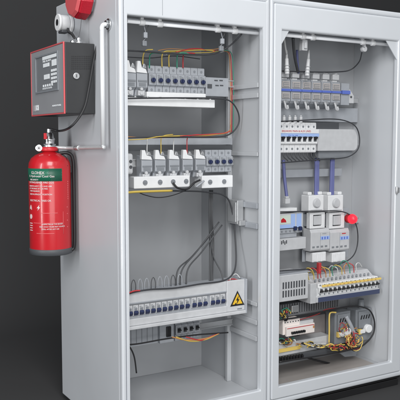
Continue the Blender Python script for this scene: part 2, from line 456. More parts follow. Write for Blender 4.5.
# ------------------------------------------------------------------ row 2
cols = [(141,153),(154.5,166.5),(168.5,180.5),(182,194),(195.5,206)]
names = ['first fuse relay from the left in the left cabinet middle row','second fuse relay, under the yellow wire, left cabinet middle row','third fuse relay, centre of the left cabinet middle row',
         'fourth fuse relay, under the red wire, left cabinet middle row','fifth fuse relay, touching the four middle-row breakers']
fr2 = None
for i,((a_,b_),nm) in enumerate(zip(cols,names)):
    if fr2 is None:
        fr2 = fuse_relay(a_,b_,149.5,179,.19,nm,'fuse relays of the left cabinet'); q0 = rect(a_,149.5,b_,179,.19)
    else: dup(fr2,(at((a_+b_)/2,165,.19).x,.19,q0[2]),nm)
row(4,206.5,233,150,172.5,.19,.06,'circuit_breaker','%s round-knob breaker of the four beside the middle-row relays, left cabinet','circuit breaker',
    'four breakers in the left cabinet middle row', LGREY, NAVY, 'knob')
t,(x0,x1,z0,z1) = block('socket_module',126,153.5,133.5,174.5,.18,.06,LGREY,'small rounded grey module at the left end of the middle row','socket')
G().box(x0-.02,x1,.18,.255,z0,z1).build('body', OFFW, t, .012, 4)
g = G(); c = (x0+x1)/2+.004
for zz in (.35,.62): g.cyl((c,.177,z0+(z1-z0)*zz),(c,.18,z0+(z1-z0)*zz),.008,10)
g.build('socket_hole', DGREY, t)
def baseplate(u0,v0,u1,v1,scr,label):
    t,(x0,x1,z0,z1) = block('cover_strip',u0,v0,u1,v1,.165,.08,WHITE,label,'cover strip','white screwed covers of the left cabinet middle row')
    G().box(x0,x1,.165,.24,z0,z1).build('face', WHITE, t, .004, 3)
    g = G()
    for u in scr:
        p = at(u,(v0+v1)/2,.165); zc = (z0+z1)/2
        g.cyl((p.x,.161,zc),(p.x,.1648,zc),.012,14); g.box(p.x-.009,p.x+.009,.159,.1608,zc-.002,zc+.002)
    g.build('screw', MGREY, t)
baseplate(134,177,190,189,(145,160,173,186),'white cover with four screws under the middle-row relays')
baseplate(202,176,233,188.5,(210,224),'white cover with two screws under the four middle-row breakers')
G().box(1.36,1.362,.2,.201,.2,.201).bm.free()

# ------------------------------------------------------------------ row 3 : breaker cover with window
Y3 = .10
t = thing('breaker_enclosure', at(127,330,Y3), 'long white breaker enclosure with warning triangle at its right end, left cabinet', 'breaker box')
X0 = at(122,293,Y3).x; X1 = at(244.6,280,Y3).x; XW = at(226.5,290,Y3).x
zt = at(128,293,Y3).z; zb_ = at(128,329,Y3).z; wt = at(128,305,Y3).z; wb = at(128,319.5,Y3).z
xs0 = X0+.03
g = G(); g.box(X0,XW,Y3,Y3+.012,wt,zt); g.box(X0,XW,Y3-.006,Y3+.012,zb_+.012,wb); g.box(XW+.0005,X1,Y3-.003,Y3+.012,zb_+.012,zt)
g.build('cover', OFFW, t, .003)
G().box(X0,X1,Y3+.0125,Y3+.10,zb_,zt-.004).build('back_box', LGREY, t, .002)
G().box(X0,X1+.004,Y3-.016,Y3+.012,zb_-.004,zb_+.0115).build('lower_lip', OFFW, t, .003)
G().box(X1-.004,X1+.006,Y3-.018,Y3+.10,zb_-.0045,zt+.004).build('end_cap', LGREY, t, .003)
G().box(X0,XW-.001,Y3-.003,Y3-.0004,wt+.002,wt+.008).build('window_trim', LGREY, t, .001)
# triangle
pc = at(236.6,299,Y3); r = .048; cx_, cz_ = pc.x+.002, pc.z-.004; y = Y3-.0032
tri = lambda s: [(cx_-s*.9,cz_-s*.62),(cx_+s*.9,cz_-s*.62),(cx_,cz_+s*1.0)]
sg = G().plate(tri(r),y-.002,y).build('warning_sign', BLACK, t, .001)
G().plate(tri(r*.70),y-.003,y-.0021).build('sign_face', YEL, sg)
s = r
G().plate([(cx_+.006,cz_+.022),(cx_-.010,cz_-.002),(cx_-.001,cz_-.001),(cx_-.006,cz_-.022),(cx_+.011,cz_+.004),(cx_+.002,cz_+.003)],y-.004,y-.0031).build('bolt_symbol', BLACK, sg)
G().plate([(cx_-.018,cz_-.021),(cx_-.006,cz_-.024),(cx_-.010,cz_-.012)],y-.004,y-.0031).build('hand_symbol', BLACK, sg)
G().box(cx_+.0,cx_+.028,Y3-.0042,Y3-.0031,cz_-.050,cz_-.044).build('fine_print', MGREY, t)
# breakers in the window
us = [130.5+5.72*i for i in range(11)]+[194.5,200,205.5]+[213,218,223.3]
h3 = wt-wb
first = None
for i,u in enumerate(us):
    x = at(u,312,Y3).x; w = at(u+5.5,312,Y3).x-x
    lab = '%s blue toggle breaker in the white warning-triangle enclosure' % nth(i)
    if first is None:
        first = mcb('circuit_breaker', x, wb-.35*h3, Y3+.004, w*.98, h3*1.75, .05, lab, 'circuit breaker','breakers inside the white enclosure of the left cabinet', OFFW, NAVY, 'rocker', None, False)
    else: dup(first,(x,Y3+.004,wb-.35*h3),lab)
# wire loops above
for i in range(8):
    u = 133.5+6.6*i; v = 293-.12*(u-128)
    wire('wire_loop', [(u-2,v+2,.15),(u-2,v-8,.15),(u,v-12.5,.15),(u+2,v-8,.15),(u+2,v+2,.15)], .0020, LGREY if i%3 else GRYW,
         '%s thin wire loop standing on top of the white enclosure, left cabinet' % nth(i), 'wire loop', 'wire loops above the white enclosure')
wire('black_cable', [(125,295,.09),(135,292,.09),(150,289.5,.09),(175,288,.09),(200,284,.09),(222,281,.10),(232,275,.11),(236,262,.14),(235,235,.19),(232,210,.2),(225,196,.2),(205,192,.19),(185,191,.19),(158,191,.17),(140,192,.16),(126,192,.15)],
     .0041, CABVEIL, 'long black cable looping from the middle row down to the white enclosure', 'cable')
wire('red_wire', [(126,294,.08),(134,291,.085),(140,290.5,.085)], .0035, REDW, 'short red wire end at the left of the white enclosure top', 'wire')
for k,(pts,m,nm) in enumerate([([(229,284,.12),(231,277,.12),(236,274,.13),(240,278,.13)],WHTW,'curled pale wire end above the warning triangle'),
                  ([(226,282,.12),(232,279,.12),(238,280,.12)],REDW,'small red wire end above the warning triangle')]):
    wire('wire_end', pts, .003, m, nm, 'wire')
# hanging dark bundle and diagonals
g = G()
for dx in (-1.2,0.2,1.5): g.tube([at(211+dx,190,.24),at(210.5+dx,215,.24),at(211.5+dx*1.4,245,.24),at(211+dx,284,.16)],.004)
tag(g.build('cable_bundle', GRYW),'vertical bundle of dark grey cables hanging behind the diagonal wires','cable bundle')
for i,(a_,b_) in enumerate((((219,222),(180,290)),((222,225),(186,289)),((213,232),(176,290)))):
    mx = (a_[0]*.55+b_[0]*.45, a_[1]*.55+b_[1]*.45)
    wire('grey_wire',[(a_[0],a_[1],.22),(mx[0]-4,mx[1]-2,.2),(b_[0]+2,b_[1]-20,.17),(b_[0],b_[1]+2,.15)],.0038,GRYW,'%s of three slanting grey wires above the white enclosure'%['middle','rightmost','leftmost'][i],'wire','slanting grey wires')
wire('grey_wire',[(211,242,.22),(214,258,.2),(221,272,.17),(224,284,.14)],.0035,GRYW,'thin dark wire curving right to the warning triangle end','wire')
# row 3b under cover
din(126,232,338,.262,ZINC,c1,.016)
t,(x0,x1,z0,z1) = block('terminal_block',126,327,158,348,.22,.05,LGREY,'grey terminal block at the left under the white enclosure','terminal block')
g = G(); g.box(x0,x1,.22,.26,z0,z1,0)
g.build('body', LGREY, t, .002)
g = G()
for i in range(5): 
    p = at(131+i*5.4,338,.22); g.box(p.x-.002,p.x+.002,.2185,.2198,z0+.008,z1-.008)
g.build('groove', MGREY, t)
t,(x0,x1,z0,z1) = block('contact_relay',160,323,174,344,.20,.05,LGREY,'grey relay with one black knob under the white enclosure','relay')
G().box(x0,x1,.20,.26,z0,z1).build('body', LGREY, t, .003)
p = at(168,331,.20); G().box(p.x-.012,p.x+.014,.19,.1995,p.z-.028,p.z+.024).build('knob', BLACK, t, .003)
row(4,176,200,319,342,.20,.05,'circuit_breaker','%s black-toggle breaker of the four hidden under the white enclosure','circuit breaker','breakers under the white enclosure', LGREY, BLACK,'lever')
wire('black_cable',[(126,345,.14),(140,343.5,.14),(165,339,.14),(195,335,.15),(215,333.5,.15),(228,332.5,.16)],.0039,RUBBER,'straight black cable crossing under the white enclosure','cable')
wire('black_cable',[(126,343,.12),(131,349,.12),(134.5,358,.12),(136.5,373,.12)],.0038,RUBBER,'loose black cable end hanging in the lower left cabinet','cable')
for i,(m,dy,a_) in enumerate(((ORNW,0,172),(YELW,1.2,176),(REDW,.3,186))):
    wire('coloured_wire',[(a_,337,.14),(a_+14,340+dy,.14),(205,338.5+dy,.145),(219,333.5,.15)],.0030,m,['orange','yellow','red'][i]+' wire sagging under the straight black cable, left cabinet','wire')

# ------------------------------------------------------------------ left cabinet upper wiring
wire('black_cable',[(126,50.5,.16),(150,52,.16),(185,54.5,.16),(212,54,.15),(228,47,.12),(240,36,.07),(243,31,.05)],.0039,CABVEIL,'black cable curving up to the light bar, left cabinet','cable')
wire('black_cable',[(126,98.5,.14),(160,98,.14),(195,98,.14),(215,98.5,.14),(230,101,.16),(238,112,.18),(238.5,124,.19),(230,134,.19),(215,137,.18),(170,137,.17),(126,138,.16)],.0038,CABVEIL,'black cable looping from the top trunking round to the middle row, left cabinet','cable')
wire('dark_wire',[(126,57,.24),(150,58,.24),(175,56,.24),(200,59,.24)],.0023,CABVEIL,'thin dark wire behind the top row wires, left cabinet','wire')
for i,(u,m,nm) in enumerate(((143,YELW,'yellow'),(149.5,GRNW,'green'),(162,YELW,'yellow'),(169,YELW,'yellow'),(177,GRNW,'green'),(183,REDW,'red'))):
    if i == 0: pts = [(u,72,.21),(u,57,.2),(146,50.5,.19),(153,49.5,.18)]
    elif i in (2,3): pts = [(u,67,.21),(u,56,.2),(u+3,51.5,.19),(u+12,51,.18),(205,50,.17),(222,52,.17)]
    else: pts = [(u,68,.21),(u,60,.2),(u+.6,55,.18),(u+4,53,.165),(u+12,53.5,.165)]
    wire('riser_wire',pts,.0030,m,['yellow wire bending over above the left relay in the top row','short green wire between relay and top breakers','left of two yellow wires rising from the top breakers','right of two yellow wires rising from the top breakers','short green wire rising beside the short red one','short red wire rising from the top breakers'][i],'wire','wires rising from the top row')
wire('red_wire',[(176,52,.18),(190,49,.17),(200,48.8,.17),(206,50.5,.17)],.0028,REDW,'red wire lying along the yellow ones above the top breakers','wire')
for i,(m,dx,nm) in enumerate(((REDW,0,'red'),(GRNW,1.6,'green'),(ORNW,-1.3,'orange'))):
    wire('drop_wire',[(214+dx,51+.4*i,.165),(224+dx,50+.4*i,.19),(230+dx,54,.25),(231.5+dx,70,.26),(232+dx,95,.26),(231.5+dx,133,.26)],.0023,m,nm+' wire running straight down at the right of the top row','wire','drop wires beside the post')
# short hanging leads with clips under the bar
for i,(u,v0,v1) in enumerate(((146,27,44),(223,34,49))):
    t=thing('hanging_clip',at(u,v1,.07),['pale clip on short leads under the left end of the left light bar','pale clip on short leads near the right end of the left light bar'][i],'clip','clips hanging under the left light bar')
    a0=at(u,v0,.06); a1=at(u-.8,(v0+v1)/2,.07); a2=at(u-1.8,v1,.08)
    G().tube([a0+Vector((-.012,0,.01)),a1+Vector((.004,0,0)),a2+Vector((-.004,0,.012))],.0022,6).build('lead',LGREY,t)
    G().tube([a0+Vector((.014,0,.01)),a1+Vector((-.002,.004,0)),a2+Vector((.006,0,.012))],.0022,6).build('lead',GRYW,t)
    g=G(); g.box(a1.x-.009,a1.x+.009,.062,.078,a1.z-.012,a1.z+.014); g.build('sleeve',LGREY,t,.003)
    g=G(); g.box(a2.x-.011,a2.x+.011,.072,.088,a2.z-.010,a2.z+.014); g.build('clip_body',MGREY,t,.003)
# wires into middle-row relays
for i,(u,m,nm) in enumerate(((147,WHTW,'white wire entering the first middle-row relay'),(161,YELW,'yellow wire entering the second middle-row relay'),(173.5,WHTW,'white wire entering the third middle-row relay'),(187,REDW,'red wire entering the fourth middle-row relay'))):
    top = 139 if m is WHTW else 138.5
    pts = [(u,155,.2),(u,148,.2),(u+.3,top,.2)]
    if m is not WHTW: pts += [(u+4,top-3,.2),(u+12,top-4,.2)]
    wire('relay_wire',pts,.0025,m,nm,'wire','wires entering the middle row relays')
wire('yellow_wire',[(126,140,.15),(145,139,.155),(160,136.5,.16),(180,136,.16)],.0023,YELW,'yellow wire lying on the black cable above the middle row','wire')
wire('red_wire',[(180,136,.17),(205,134.5,.175),(225,133,.18),(230,131,.19)],.0023,REDW,'red wire lying along the black cable above the four breakers','wire')
wire('jumper_cable',[(173,183,.155),(178,188,.145),(187,189,.145),(194,183,.145),(200,180,.155)],.005,RUBBER,'short black jumper cable joining the two white covers','cable')
wire('jumper_cable',[(196,187,.15),(200,184,.145),(204,181,.15)],.005,LGREY,'short grey plug at the end of the black jumper cable','plug')
wire('yellow_cable',[(126,192.8,.14),(134,192,.14),(150,191.4,.15),(172,190.7,.16)],.0058,YELW,'yellow cable under the white four-screw cover','cable')
wire('black_cable',[(136,191,.15),(145,195,.15),(158,197.5,.15),(172,195.5,.15),(186,190.5,.15)],.0023,RUBBER,'thin black wire sagging below the four-screw cover','wire')

# ------------------------------------------------------------------ RIGHT CABINET row 1 : fuse switches
Y=.24
x0,x1,z0,z1 = rect(280.5,70,341,109,Y); n=6; w=(x1-x0)/n; h=z1-z0
def fuse_switch(x,label):
    t = thing('fuse_switch',(x,Y,z0),label,'fuse switch','fuse switches with blue strip in the right cabinet top row')
    a=x-w*.46; b=x+w*.46
    G().prism([(Y,z0+.22*h),(Y,z0+.74*h),(Y+.012,z0+.80*h),(Y+.06,z0+.80*h),(Y+.06,z0+.06*h),(Y+.012,z0+.16*h)],a,b).build('body',LGREY,t,.002)
    g=G(); g.box(a+w*.06,b-w*.2,Y-.006,Y+.011,z0+.82*h,z0+.97*h); g.box(a+w*.12,b-w*.32,Y+.001,Y+.03,z0+.76*h,z0+.80*h+.002); g.cyl((x-w*.06,Y+.003,z0+.96*h),(x-w*.06,Y+.003,z0+1.0*h),w*.2,12)
    g.build('cap',OFFW,t,.0025)
    g=G(); g.box(a+w*.1,b-w*.1,Y-.006,Y-.0004,z0+.56*h,z0+.72*h); g.box(a+w*.1,b-w*.1,Y-.006,Y-.0004,z0+.28*h,z0+.43*h); g.build('carrier',BEIGE,t,.0015)
    for z_,dz in ((.58,.045),(.30,.04)):
        g=G(); g.box(a+w*.16,a+w*.2,Y-.0075,Y-.0062,z0+z_*h,z0+(z_+2*dz+.015)*h)
        for k in range(3): g.box(a+w*.201,b-w*.2,Y-.0075,Y-.0062,z0+(z_+dz*k)*h,z0+(z_+.015+dz*k)*h)
        g.build('label',MGREY,t)
    G().box(x-w*.475,x+w*.475,Y-.008,Y-.0004,z0+.465*h,z0+.525*h).build('blue_strip',BLUE,t,.001)
    g=G(); g.tube([(x-w*.15,Y-.002,z0+.20*h),(x-w*.18,Y-.014,z0+.12*h),(x-w*.1,Y-.014,z0+.02*h),(x+w*.12,Y-.01,z0+.02*h),(x+w*.16,Y-.002,z0+.10*h)],w*.09,8,sub=5)
    g.build('hook',OFFW,t)
    g=G(); g.cyl((x+w*.05,Y-.003,z0+.205*h),(x+w*.05,Y-.0005,z0+.205*h),w*.13,10); g.build('screw',ZINC,t)
    return t
f0=None
for i in range(n):
    lab='%s fuse switch crossed by the blue strip, right cabinet top row'%nth(i)
    if f0 is None: f0=fuse_switch(x0+w*(i+.5),lab)
    else: dup(f0,(x0+w*(i+.5),Y,z0),lab)
t,(a,b,c,d_)=block('end_module',342,83,350,105,Y,.06,LGREY,'small grey end module after the six fuse switches','end module')
g=G(); g.box(a,b,Y+.004,Y+.06,c,d_); g.build('body',LGREY,t,.002)
G().box(a-.002,b-.002,Y-.008,Y+.0035,c+(d_-c)*.5,c+(d_-c)*.66).build('blue_strip',BLUE,t,.001)
t,(a,b,c,d_)=block('end_bracket',350.5,89,356.5,103,Y,.06,LGREY,'pale metal end bracket with dark screw at the rail end','bracket')
g=G(); g.plate([(a,c),(b,c),(b,c+(d_-c)*.55),(a+(b-a)*.3,d_),(a,d_)],Y+.02,Y+.06); g.build('body',OFFW,t,.002)
G().cyl(((a+b)/2,Y+.016,(c+d_)/2-.004),((a+b)/2,Y+.0195,(c+d_)/2-.004),.006,12).build('screw',DGREY,t)
# studs under
for i in range(4):
    u=284+i*5.6; p=at(u,120,.24); 
    s_=tag(G().cyl((p.x,.24,p.z-.018),(p.x,.24,p.z+.018),.0095,12).cyl((p.x,.24,p.z+.018),(p.x,.24,p.z+.026),.0055,10).build('cable_stud',OFFW,None,.002),'%s of four pale studs above the black toggle breakers'%nth(i),'stud','studs above the right cabinet breakers')
wire('black_cable',[(279,71,.22),(310,72,.22),(335,72,.22),(350,70,.2),(359,62,.15),(362,52,.09),(364,47,.06)],.0034,CABVEIL,'black cable rising to the light bar in the right cabinet','cable')
# hanging things from bar
wire('white_lead',[(284,37,.12),(285.5,48,.15),(286.5,54,.17)],.005,WHTW,'thin pale lead at the top left corner of the right cabinet','cable')
def plug(u0,v0,u1,v1,Y,label,r=.013):
    a=at(u0,v0,Y);b=at(u1,v1,Y); t=thing('white_plug',b,label,'plug','white plugs on leads above the fuse switches')
    G().cyl(b,a.lerp(b,.35),r,14,r*.75).build('body',WHITE,t,.002)
    G().cyl(a.lerp(b,.35),a,r*.6,12,r*.35).build('neck',WHITE,t)
    g=G(); 
    for k in range(3):
        q=b.lerp(a,.1+.12*k); g.cyl(q,q+(a-b)*.03,r*1.12,14)
    g.build('grip_ring',OFFW,t)
plug(286.5,50,287,74,.19,'white plug on its lead at the left above the fuse switches')
plug(309,50,307,76,.19,'white plug hanging below the bar above the third fuse switch')
g=G(); q=at(304,45,.08); g.box(q.x-.017,q.x+.017,.07,.10,q.z-.03,q.z+.028); g.box(q.x-.010,q.x+.010,.062,.0695,q.z-.02,q.z+.012)
tag(g.build('cable_clip',OFFW,None,.004),'pale clip block hanging under the left end of the right light bar','clip')
g=G(); q=at(364,49,.07); g.cyl((q.x,.06,q.z),(q.x,.085,q.z),.016,16); g.box(q.x-.006,q.x+.006,.06,.08,q.z+.012,q.z+.03)
tag(g.build('cable_clip',OFFW,None,.003),'round pale clip hanging under the right end of the right light bar','clip')
wire('dark_lead',[(293,38,.1),(294.5,55,.16),(298,72,.23)],.008,GRYW,'thick grey lead slanting down between the two white plugs','cable')
wire('violet_wire',[(297,50,.2),(297.5,62,.21),(298.5,73,.23)],.0065,PURP,'short violet wire above the second fuse switch','wire')

# ------------------------------------------------------------------ right cabinet row 2
x0,x1,z0,z1=row(7,280,318,122,153,.22,.06,'circuit_breaker','%s white breaker with black toggle under the red print, right cabinet','circuit breaker','seven white breakers in the right cabinet',WHITE,BLACK,'lever')
h=z1-z0
t=thing('label_strip',(x0,.21,z0+.6*h),'white label strip with red lettering above a pale blue band','label strip')
G().box(x0,x1,.212,.2185,z0+.64*h,z0+.78*h).build('upper_strip',WHITE,t,.0005)
G().box(x0,x1+.003,.2115,.2185,z0+.53*h,z0+.635*h).build('blue_band',LBLUE,t,.0005)
text('BREAKERS MAIN & AUX LINES',.015,REDW,(x0+.006,.2115,z0+.68*h),t,'red_lettering')
text('C16  C16  LINE',.010,BLUE,(x0+.05,.211,z0+.55*h),t,'blue_lettering')
t,(a,b,c,d_)=block('blank_cover',318.5,129,358,151,.23,.08,OFFW,'plain pale blanking cover with rounded right end beside the white breakers','cover')
g=G(); r_=.03
pts=[(a,c),(b-r_,c)]+[(b-r_+r_*math.sin(k*math.pi/10),c+r_-r_*math.cos(k*math.pi/10)) for k in range(1,5)]+[(b,c+r_),(b,d_-r_)]+[(b-r_+r_*math.cos(k*math.pi/10),d_-r_+r_*math.sin(k*math.pi/10)) for k in range(1,5)]+[(b-r_,d_),(a,d_)]
g.plate(pts,.23,.305); g.build('face',OFFW,t,.003)
x_,x2_,c2_,d2_=rect(313,122,339,129,.245); G().box(x_,x2_,.245,.30,c2_,d2_-.001).build('dark_back',DGREY,t)
x_,x2_,c2_,d2_=rect(318.5,150.8,352,158,.25); G().box(x_,x2_,.25,.30,c2_,d2_-.001).build('shadow_strip',MGREY,t)  # shadow below the cover, built as a grey strip
wire('black_cable',[(279,121.5,.2),(300,120.5,.2),(330,119,.2),(346,121,.2),(356,127,.205),(359.5,138,.21),(358,149,.21),(350,156,.21),(338,158.5,.21),(315,160,.2),(279,163,.2)],.0034,CABVEIL,'black cable framing the blanking cover in the right cabinet','cable')
g=G()
for i in range(9):
    u=283+i*4; g.tube([at(u,153,.225),at(u+1,157,.22),at(u+3.5,159.5,.22),at(u+5,161,.22)],.003,6)
tag(g.build('short_wires',GRYW),'tangle of short grey wires below the white breakers','wires',None,'stuff')

# ------------------------------------------------------------------ row 3
for i,(p,q,nm) in enumerate((((317,158),(316.5,199),'left of two wide violet straps above the white contactors'),((332.5,158),(331.5,199),'right of two wide violet straps above the white contactors'))):
    A=at(p[0],p[1],.29);B=at(q[0],q[1],.24); g=G(); hw=.015
    g.hexa([(B.x-hw,B.y-.007,B.z),(B.x+hw,B.y-.007,B.z),(B.x+hw,B.y+.007,B.z),(B.x-hw,B.y+.007,B.z),(A.x-hw,A.y-.007,A.z),(A.x+hw,A.y-.007,A.z),(A.x+hw,A.y+.007,A.z),(A.x-hw,A.y+.007,A.z)])
    tag(g.build('violet_strap',PURP,None,.005,3),nm,'strap','wide violet straps of the right cabinet')
wire('violet_strap',[(283.5,160,.28),(284.5,178,.27),(287,199,.25)],.009,PURP,'slanting violet cable at the left end of the right cabinet','cable')
g=G(); q=at(287,201,.24); g.box(q.x-.016,q.x+.016,.232,.26,q.z-.014,q.z+.014); g.box(q.x-.011,q.x+.011,.235,.255,q.z+.0145,q.z+.026)
tag(g.build('cable_plug',OFFW,None,.002),'small pale plug at the foot of the slanting violet cable','plug')
def contactor(u0,label,dv=0):
    Yc=.22; t=thing('contactor',at(u0,261,Yc),label,'contactor','white contactors in the right cabinet')
    a,b,c,d_=rect(u0,195.5,u0+15,212.5,Yc); w=b-a
    g=G(); g.box(a,b,Yc,.29,c,d_); g.box(a+w*.02,a+w*.28,Yc+.01,.28,d_+.0004,d_+.018); g.box(b-w*.28,b-w*.02,Yc+.01,.28,d_+.0004,d_+.018); g.build('top_block',WHITE,t,.005,3)
    g=G(); m_=(a+b)/2; zc=(c+d_)/2; g.cyl((m_,Yc-.012,zc+.003),(m_,Yc-.0005,zc+.003),w*.20,18,w*.26); g.box(a+w*.12,b-w*.12,Yc-.004,Yc-.0004,c+.006,c+.016); g.build('button',OFFW,t,.0015)
    a,b,c,d_=rect(u0+.8,213.2,u0+15.8,229,Yc)
    G().ring((a,b,c,d_),(a+w*.22,b-w*.22,c+.014,d_-.012),Yc-.003,Yc+.03).build('middle_block',WHITE,t,.003)
    G().box(a+w*.1,b-w*.1,Yc+.031,.29,c+.01,d_-.01).build('core',LGREY,t)
    G().box(a+w*.26,b-w*.26,Yc-.006,Yc+.028,c+.02,d_-.018).build('push_plate',OFFW,t,.003)
    a,b,c,d_=rect(u0+2,229.6,u0+21,252,Yc-.01+dv)
    g=G(); yy=Yc-.01+dv; g.prism([(yy,c+.01),(yy,d_-.02),(yy+.01,d_),(yy+.07,d_),(yy+.07,c),(yy+.008,c)],a,b); g.build('lower_module',OFFW,t,.003)
    w2=b-a; h2=d_-c
    G().box(a+w2*.50,b-.002,yy-.0012,yy+.002,c+h2*.50,c+h2*.66).build('blue_print',LBLUE,t)
    g=G()
    for k in range(3): g.box(a+w2*(.56+.14*k),a+w2*(.62+.14*k),yy-.002,yy-.0013,c+h2*.52,c+h2*.63)
    g.build('blue_mark',BLUE,t)
    g=G()
    for k in range(4): g.box(a+w2*.08+k*w2*.22,a+w2*.2+k*w2*.22,yy-.0012,yy+.002,c+h2*.16,c+h2*.24)
    g.box(a+w2*.49,a+w2*.495,yy-.0012,yy+.002,c+h2*.08,c+h2*.82)
    g.build('terminal',MGREY,t)
    G().box(a+w2*.6,a+w2*.8,yy-.0012,yy+.002,c+h2*.76,c+h2*.80).build('print',REDP if u0>320 else LGREY,t)
    a,b,c,d_=rect(u0+3.5,253,u0+17,262.5,Yc)
    g=G(); g.box(a,b,Yc,.28,c,d_); 
    for k in range(3): g.box(a+(b-a)*(.08+.32*k),a+(b-a)*(.28+.32*k),Yc-.005,Yc-.0004,c+.004,d_-.006)
    g.build('foot',WHITE,t,.002)
    return t
contactor(309,'left white contactor under the violet straps, right cabinet')
contactor(328.5,'right white contactor beside the glowing red indicator',.003)
# back board behind contactors
t,(a,b,c,d_)=block('backing_board',303,211,349,262,.291,.01,OFFW,'pale backing board behind the two white contactors','board')
G().box(a,b,.291,.2985,c,d_).build('sheet',LGREY,t,.002)
# left terminal device
t,(a,b,c,d_)=block('control_relay',279.5,214,303,229,.21,.06,WHITE,'white control relay with blue stripes and red mark at far left, right cabinet','relay')
G().box(a,b,.21,.28,c,d_).build('body',OFFW,t,.002)
w=b-a;h=d_-c
g=G(); g.box(a+w*.0,a+w*.46,.2085,.2098,c+.02*h,c+.26*h); g.box(a+w*.48,a+w*.66,.2085,.2098,c+.02*h,c+.95*h); g.box(a+w*.72,a+w*.93,.2085,.2098,c+.02*h,c+.95*h); g.build('blue_stripe',LBLUE,t)
G().box(a+w*.02,a+w*.46,.2085,.2098,c+.32*h,c+.88*h).build('display',mat('pale_display',(.62,.7,.62),.3),t)
G().plate([(a+w*.06,c+.42*h),(a+w*.28,c+.42*h),(a+w*.25,c+.58*h),(a+w*.15,c+.72*h),(a+w*.06,c+.60*h)],.2068,.2084).build('red_mark',RED,t)
for u in (295,300):
    q=at(u,228.5,.205); G().box(q.x-.008,q.x+.008,.196,.2095,q.z-.010,q.z+.012).build('toggle',NAVY,t,.002)
t,(a,b,c,d_)=block('terminal_block',279.5,229.6,302,238.5,.215,.06,LGREY,'grey stepped terminal block right under the blue striped relay','terminal block')
g=G(); g.box(a,b,.215,.28,c+(d_-c)*.5,d_); g.box(a,a+(b-a)*.8,.222,.28,c,c+(d_-c)*.499); g.build('body',LGREY,t,.002)
g=G()
for k in range(5): g.cyl((a+(b-a)*(.1+.18*k),.212,c+(d_-c)*.75),(a+(b-a)*(.1+.18*k),.2148,c+(d_-c)*.75),.005,10)
g.build('screw',MGREY,t)
t,(a,b,c,d_)=block('junction_cover',279.5,239.2,306,251,.20,.06,OFFW,'pale rectangular cover with small dark logo marks at left, right cabinet','cover')
G().box(a,b,.20,.28,c,d_).build('face',OFFW,t,.002)
g=G(); 
for k,(dx,dz) in enumerate(((.06,.55),(.12,.62),(.18,.5),(.24,.58))): g.box(a+(b-a)*dx,a+(b-a)*(dx+.035),.1985,.1998,c+(d_-c)*dz,c+(d_-c)*(dz+.28))
g.build('dark_mark',DGREY,t)
t,(a,b,c,d_)=block('rail_cover',279.5,208.5,297,213,.215,.06,WHITE,'thin white strip above the blue striped relay','cover strip'); G().box(a,b,.215,.27,c,d_-.001).build('face',WHITE,t,.001)
wire('black_cable',[(279,212,.2),(300,211.5,.2),(325,211,.2),(341,211.5,.2),(351,216,.2),(357,228,.2),(357.5,244,.2),(353,256,.19),(342,263,.18),(318,268,.16),(279,271,.12)],.0034,CABVEIL,'black cable running past the contactors and red indicator','cable')
q=at(352.5,219,.19); t=thing('indicator_lamp',q,'glowing red round indicator at the right of the contactors','indicator lamp')
g=G(); g.lathe([(.001,.030),(.012,.027),(.022,.018),(.028,.004),(.029,-.004),(.026,-.012)][::-1],(0,0,0),28)
bmesh.ops.rotate(g.bm,cent=(0,0,0),matrix=Matrix.Rotation(math.radians(90),3,'X'),verts=g.bm.verts); bmesh.ops.translate(g.bm,vec=q,verts=g.bm.verts)
g.build('lens',GLOWR,t)
G().cyl((q.x,q.y+.012,q.z),(q.x,q.y+.04,q.z),.027,24).build('base',REDP,t,.002)
G().cyl((q.x,q.y+.041,q.z),(q.x,.36,q.z),.010,12).build('stem',DGREY,t)

# ------------------------------------------------------------------ row 4 : power supply + breaker box
t,(a,b,c,d_)=block('power_supply',276,276.5,308.5,303,.10,.15,LGREY,'grey vented power supply left of the slanted breaker box','power supply')
G().box(a,b,.10,.26,c,d_).build('case',OFFW,t,.004,3)
g=G(); w=b-a;h=d_-c
for rr in (0,1):
    for k in range(9):
        xx=a+w*(.20+.082*k); g.box(xx,xx+w*.042,.0985,.0999,c+h*(.17+.32*rr),c+h*(.42+.32*rr))
g.build('vent_slot',DGREY,t)
G().box(a,b+.02,.11,.20,d_+.0005,d_+.006).build('lid',LGREY,t,.001)
t,(a,b,c,d_)=block('breaker_box',317,285,381,303,.085,.15,OFFW,'long pale box carrying the bottom breaker row of the right cabinet','breaker box')
w=b-a;h=d_-c; Yq=.085
b=min(b,2.968)
G().prism([(Yq+.002,c),(Yq+.002,c+.30*h),(Yq+.012,c+.33*h),(Yq+.012,d_-.03),(Yq+.10,d_+.03),(Yq+.16,d_+.03),(Yq+.16,c)],a,b).build('case',OFFW,t,.002)
G().box(a-.040,a-.0005,Yq+.004,Yq+.16,c-.002,d_+.01).build('end_piece',OFFW,t,.003)
G().box(a+.01,b,Yq-.002,Yq+.0015,c+.02*h,c+.28*h).build('blue_strip',DBLUE,t,.001)
xx0,zz0=a,c
n=14; ww=(b-a-.02)/n; f0=None
for i in range(n):
    x=a+.012+ww*(i+.5); lab='%s black toggle breaker on the pale box beneath the yellow strip, right cabinet'%nth(i)
    if f0 is None: f0=mcb('circuit_breaker',x,c+.33*h,Yq-.004,ww*.97,h*.70,.05,lab,'circuit breaker','bottom row breakers of the right cabinet',WHITE,BLACK,'rocker')
    else: dup(f0,(x,Yq-.004,c+.33*h),lab)
g=G(); g.box(a+.03,b,Yq-.012,Yq-.0055,c+.86*h,c+.97*h,0)
for k in range(13):
    xk=a+.06+k*(b-a-.08)/13; g.box(xk,xk+.010,Yq-.0128,Yq-.0121,c+.89*h,c+.93*h,1)
g.build('yellow_strip',[YSTR,ORNW],t)
g=G()
for k in range(14): g.cyl((a+.03+k*(b-a-.04)/14,Yq+.05,d_),(a+.03+k*(b-a-.04)/14,Yq+.05,d_+.018),.005,8)
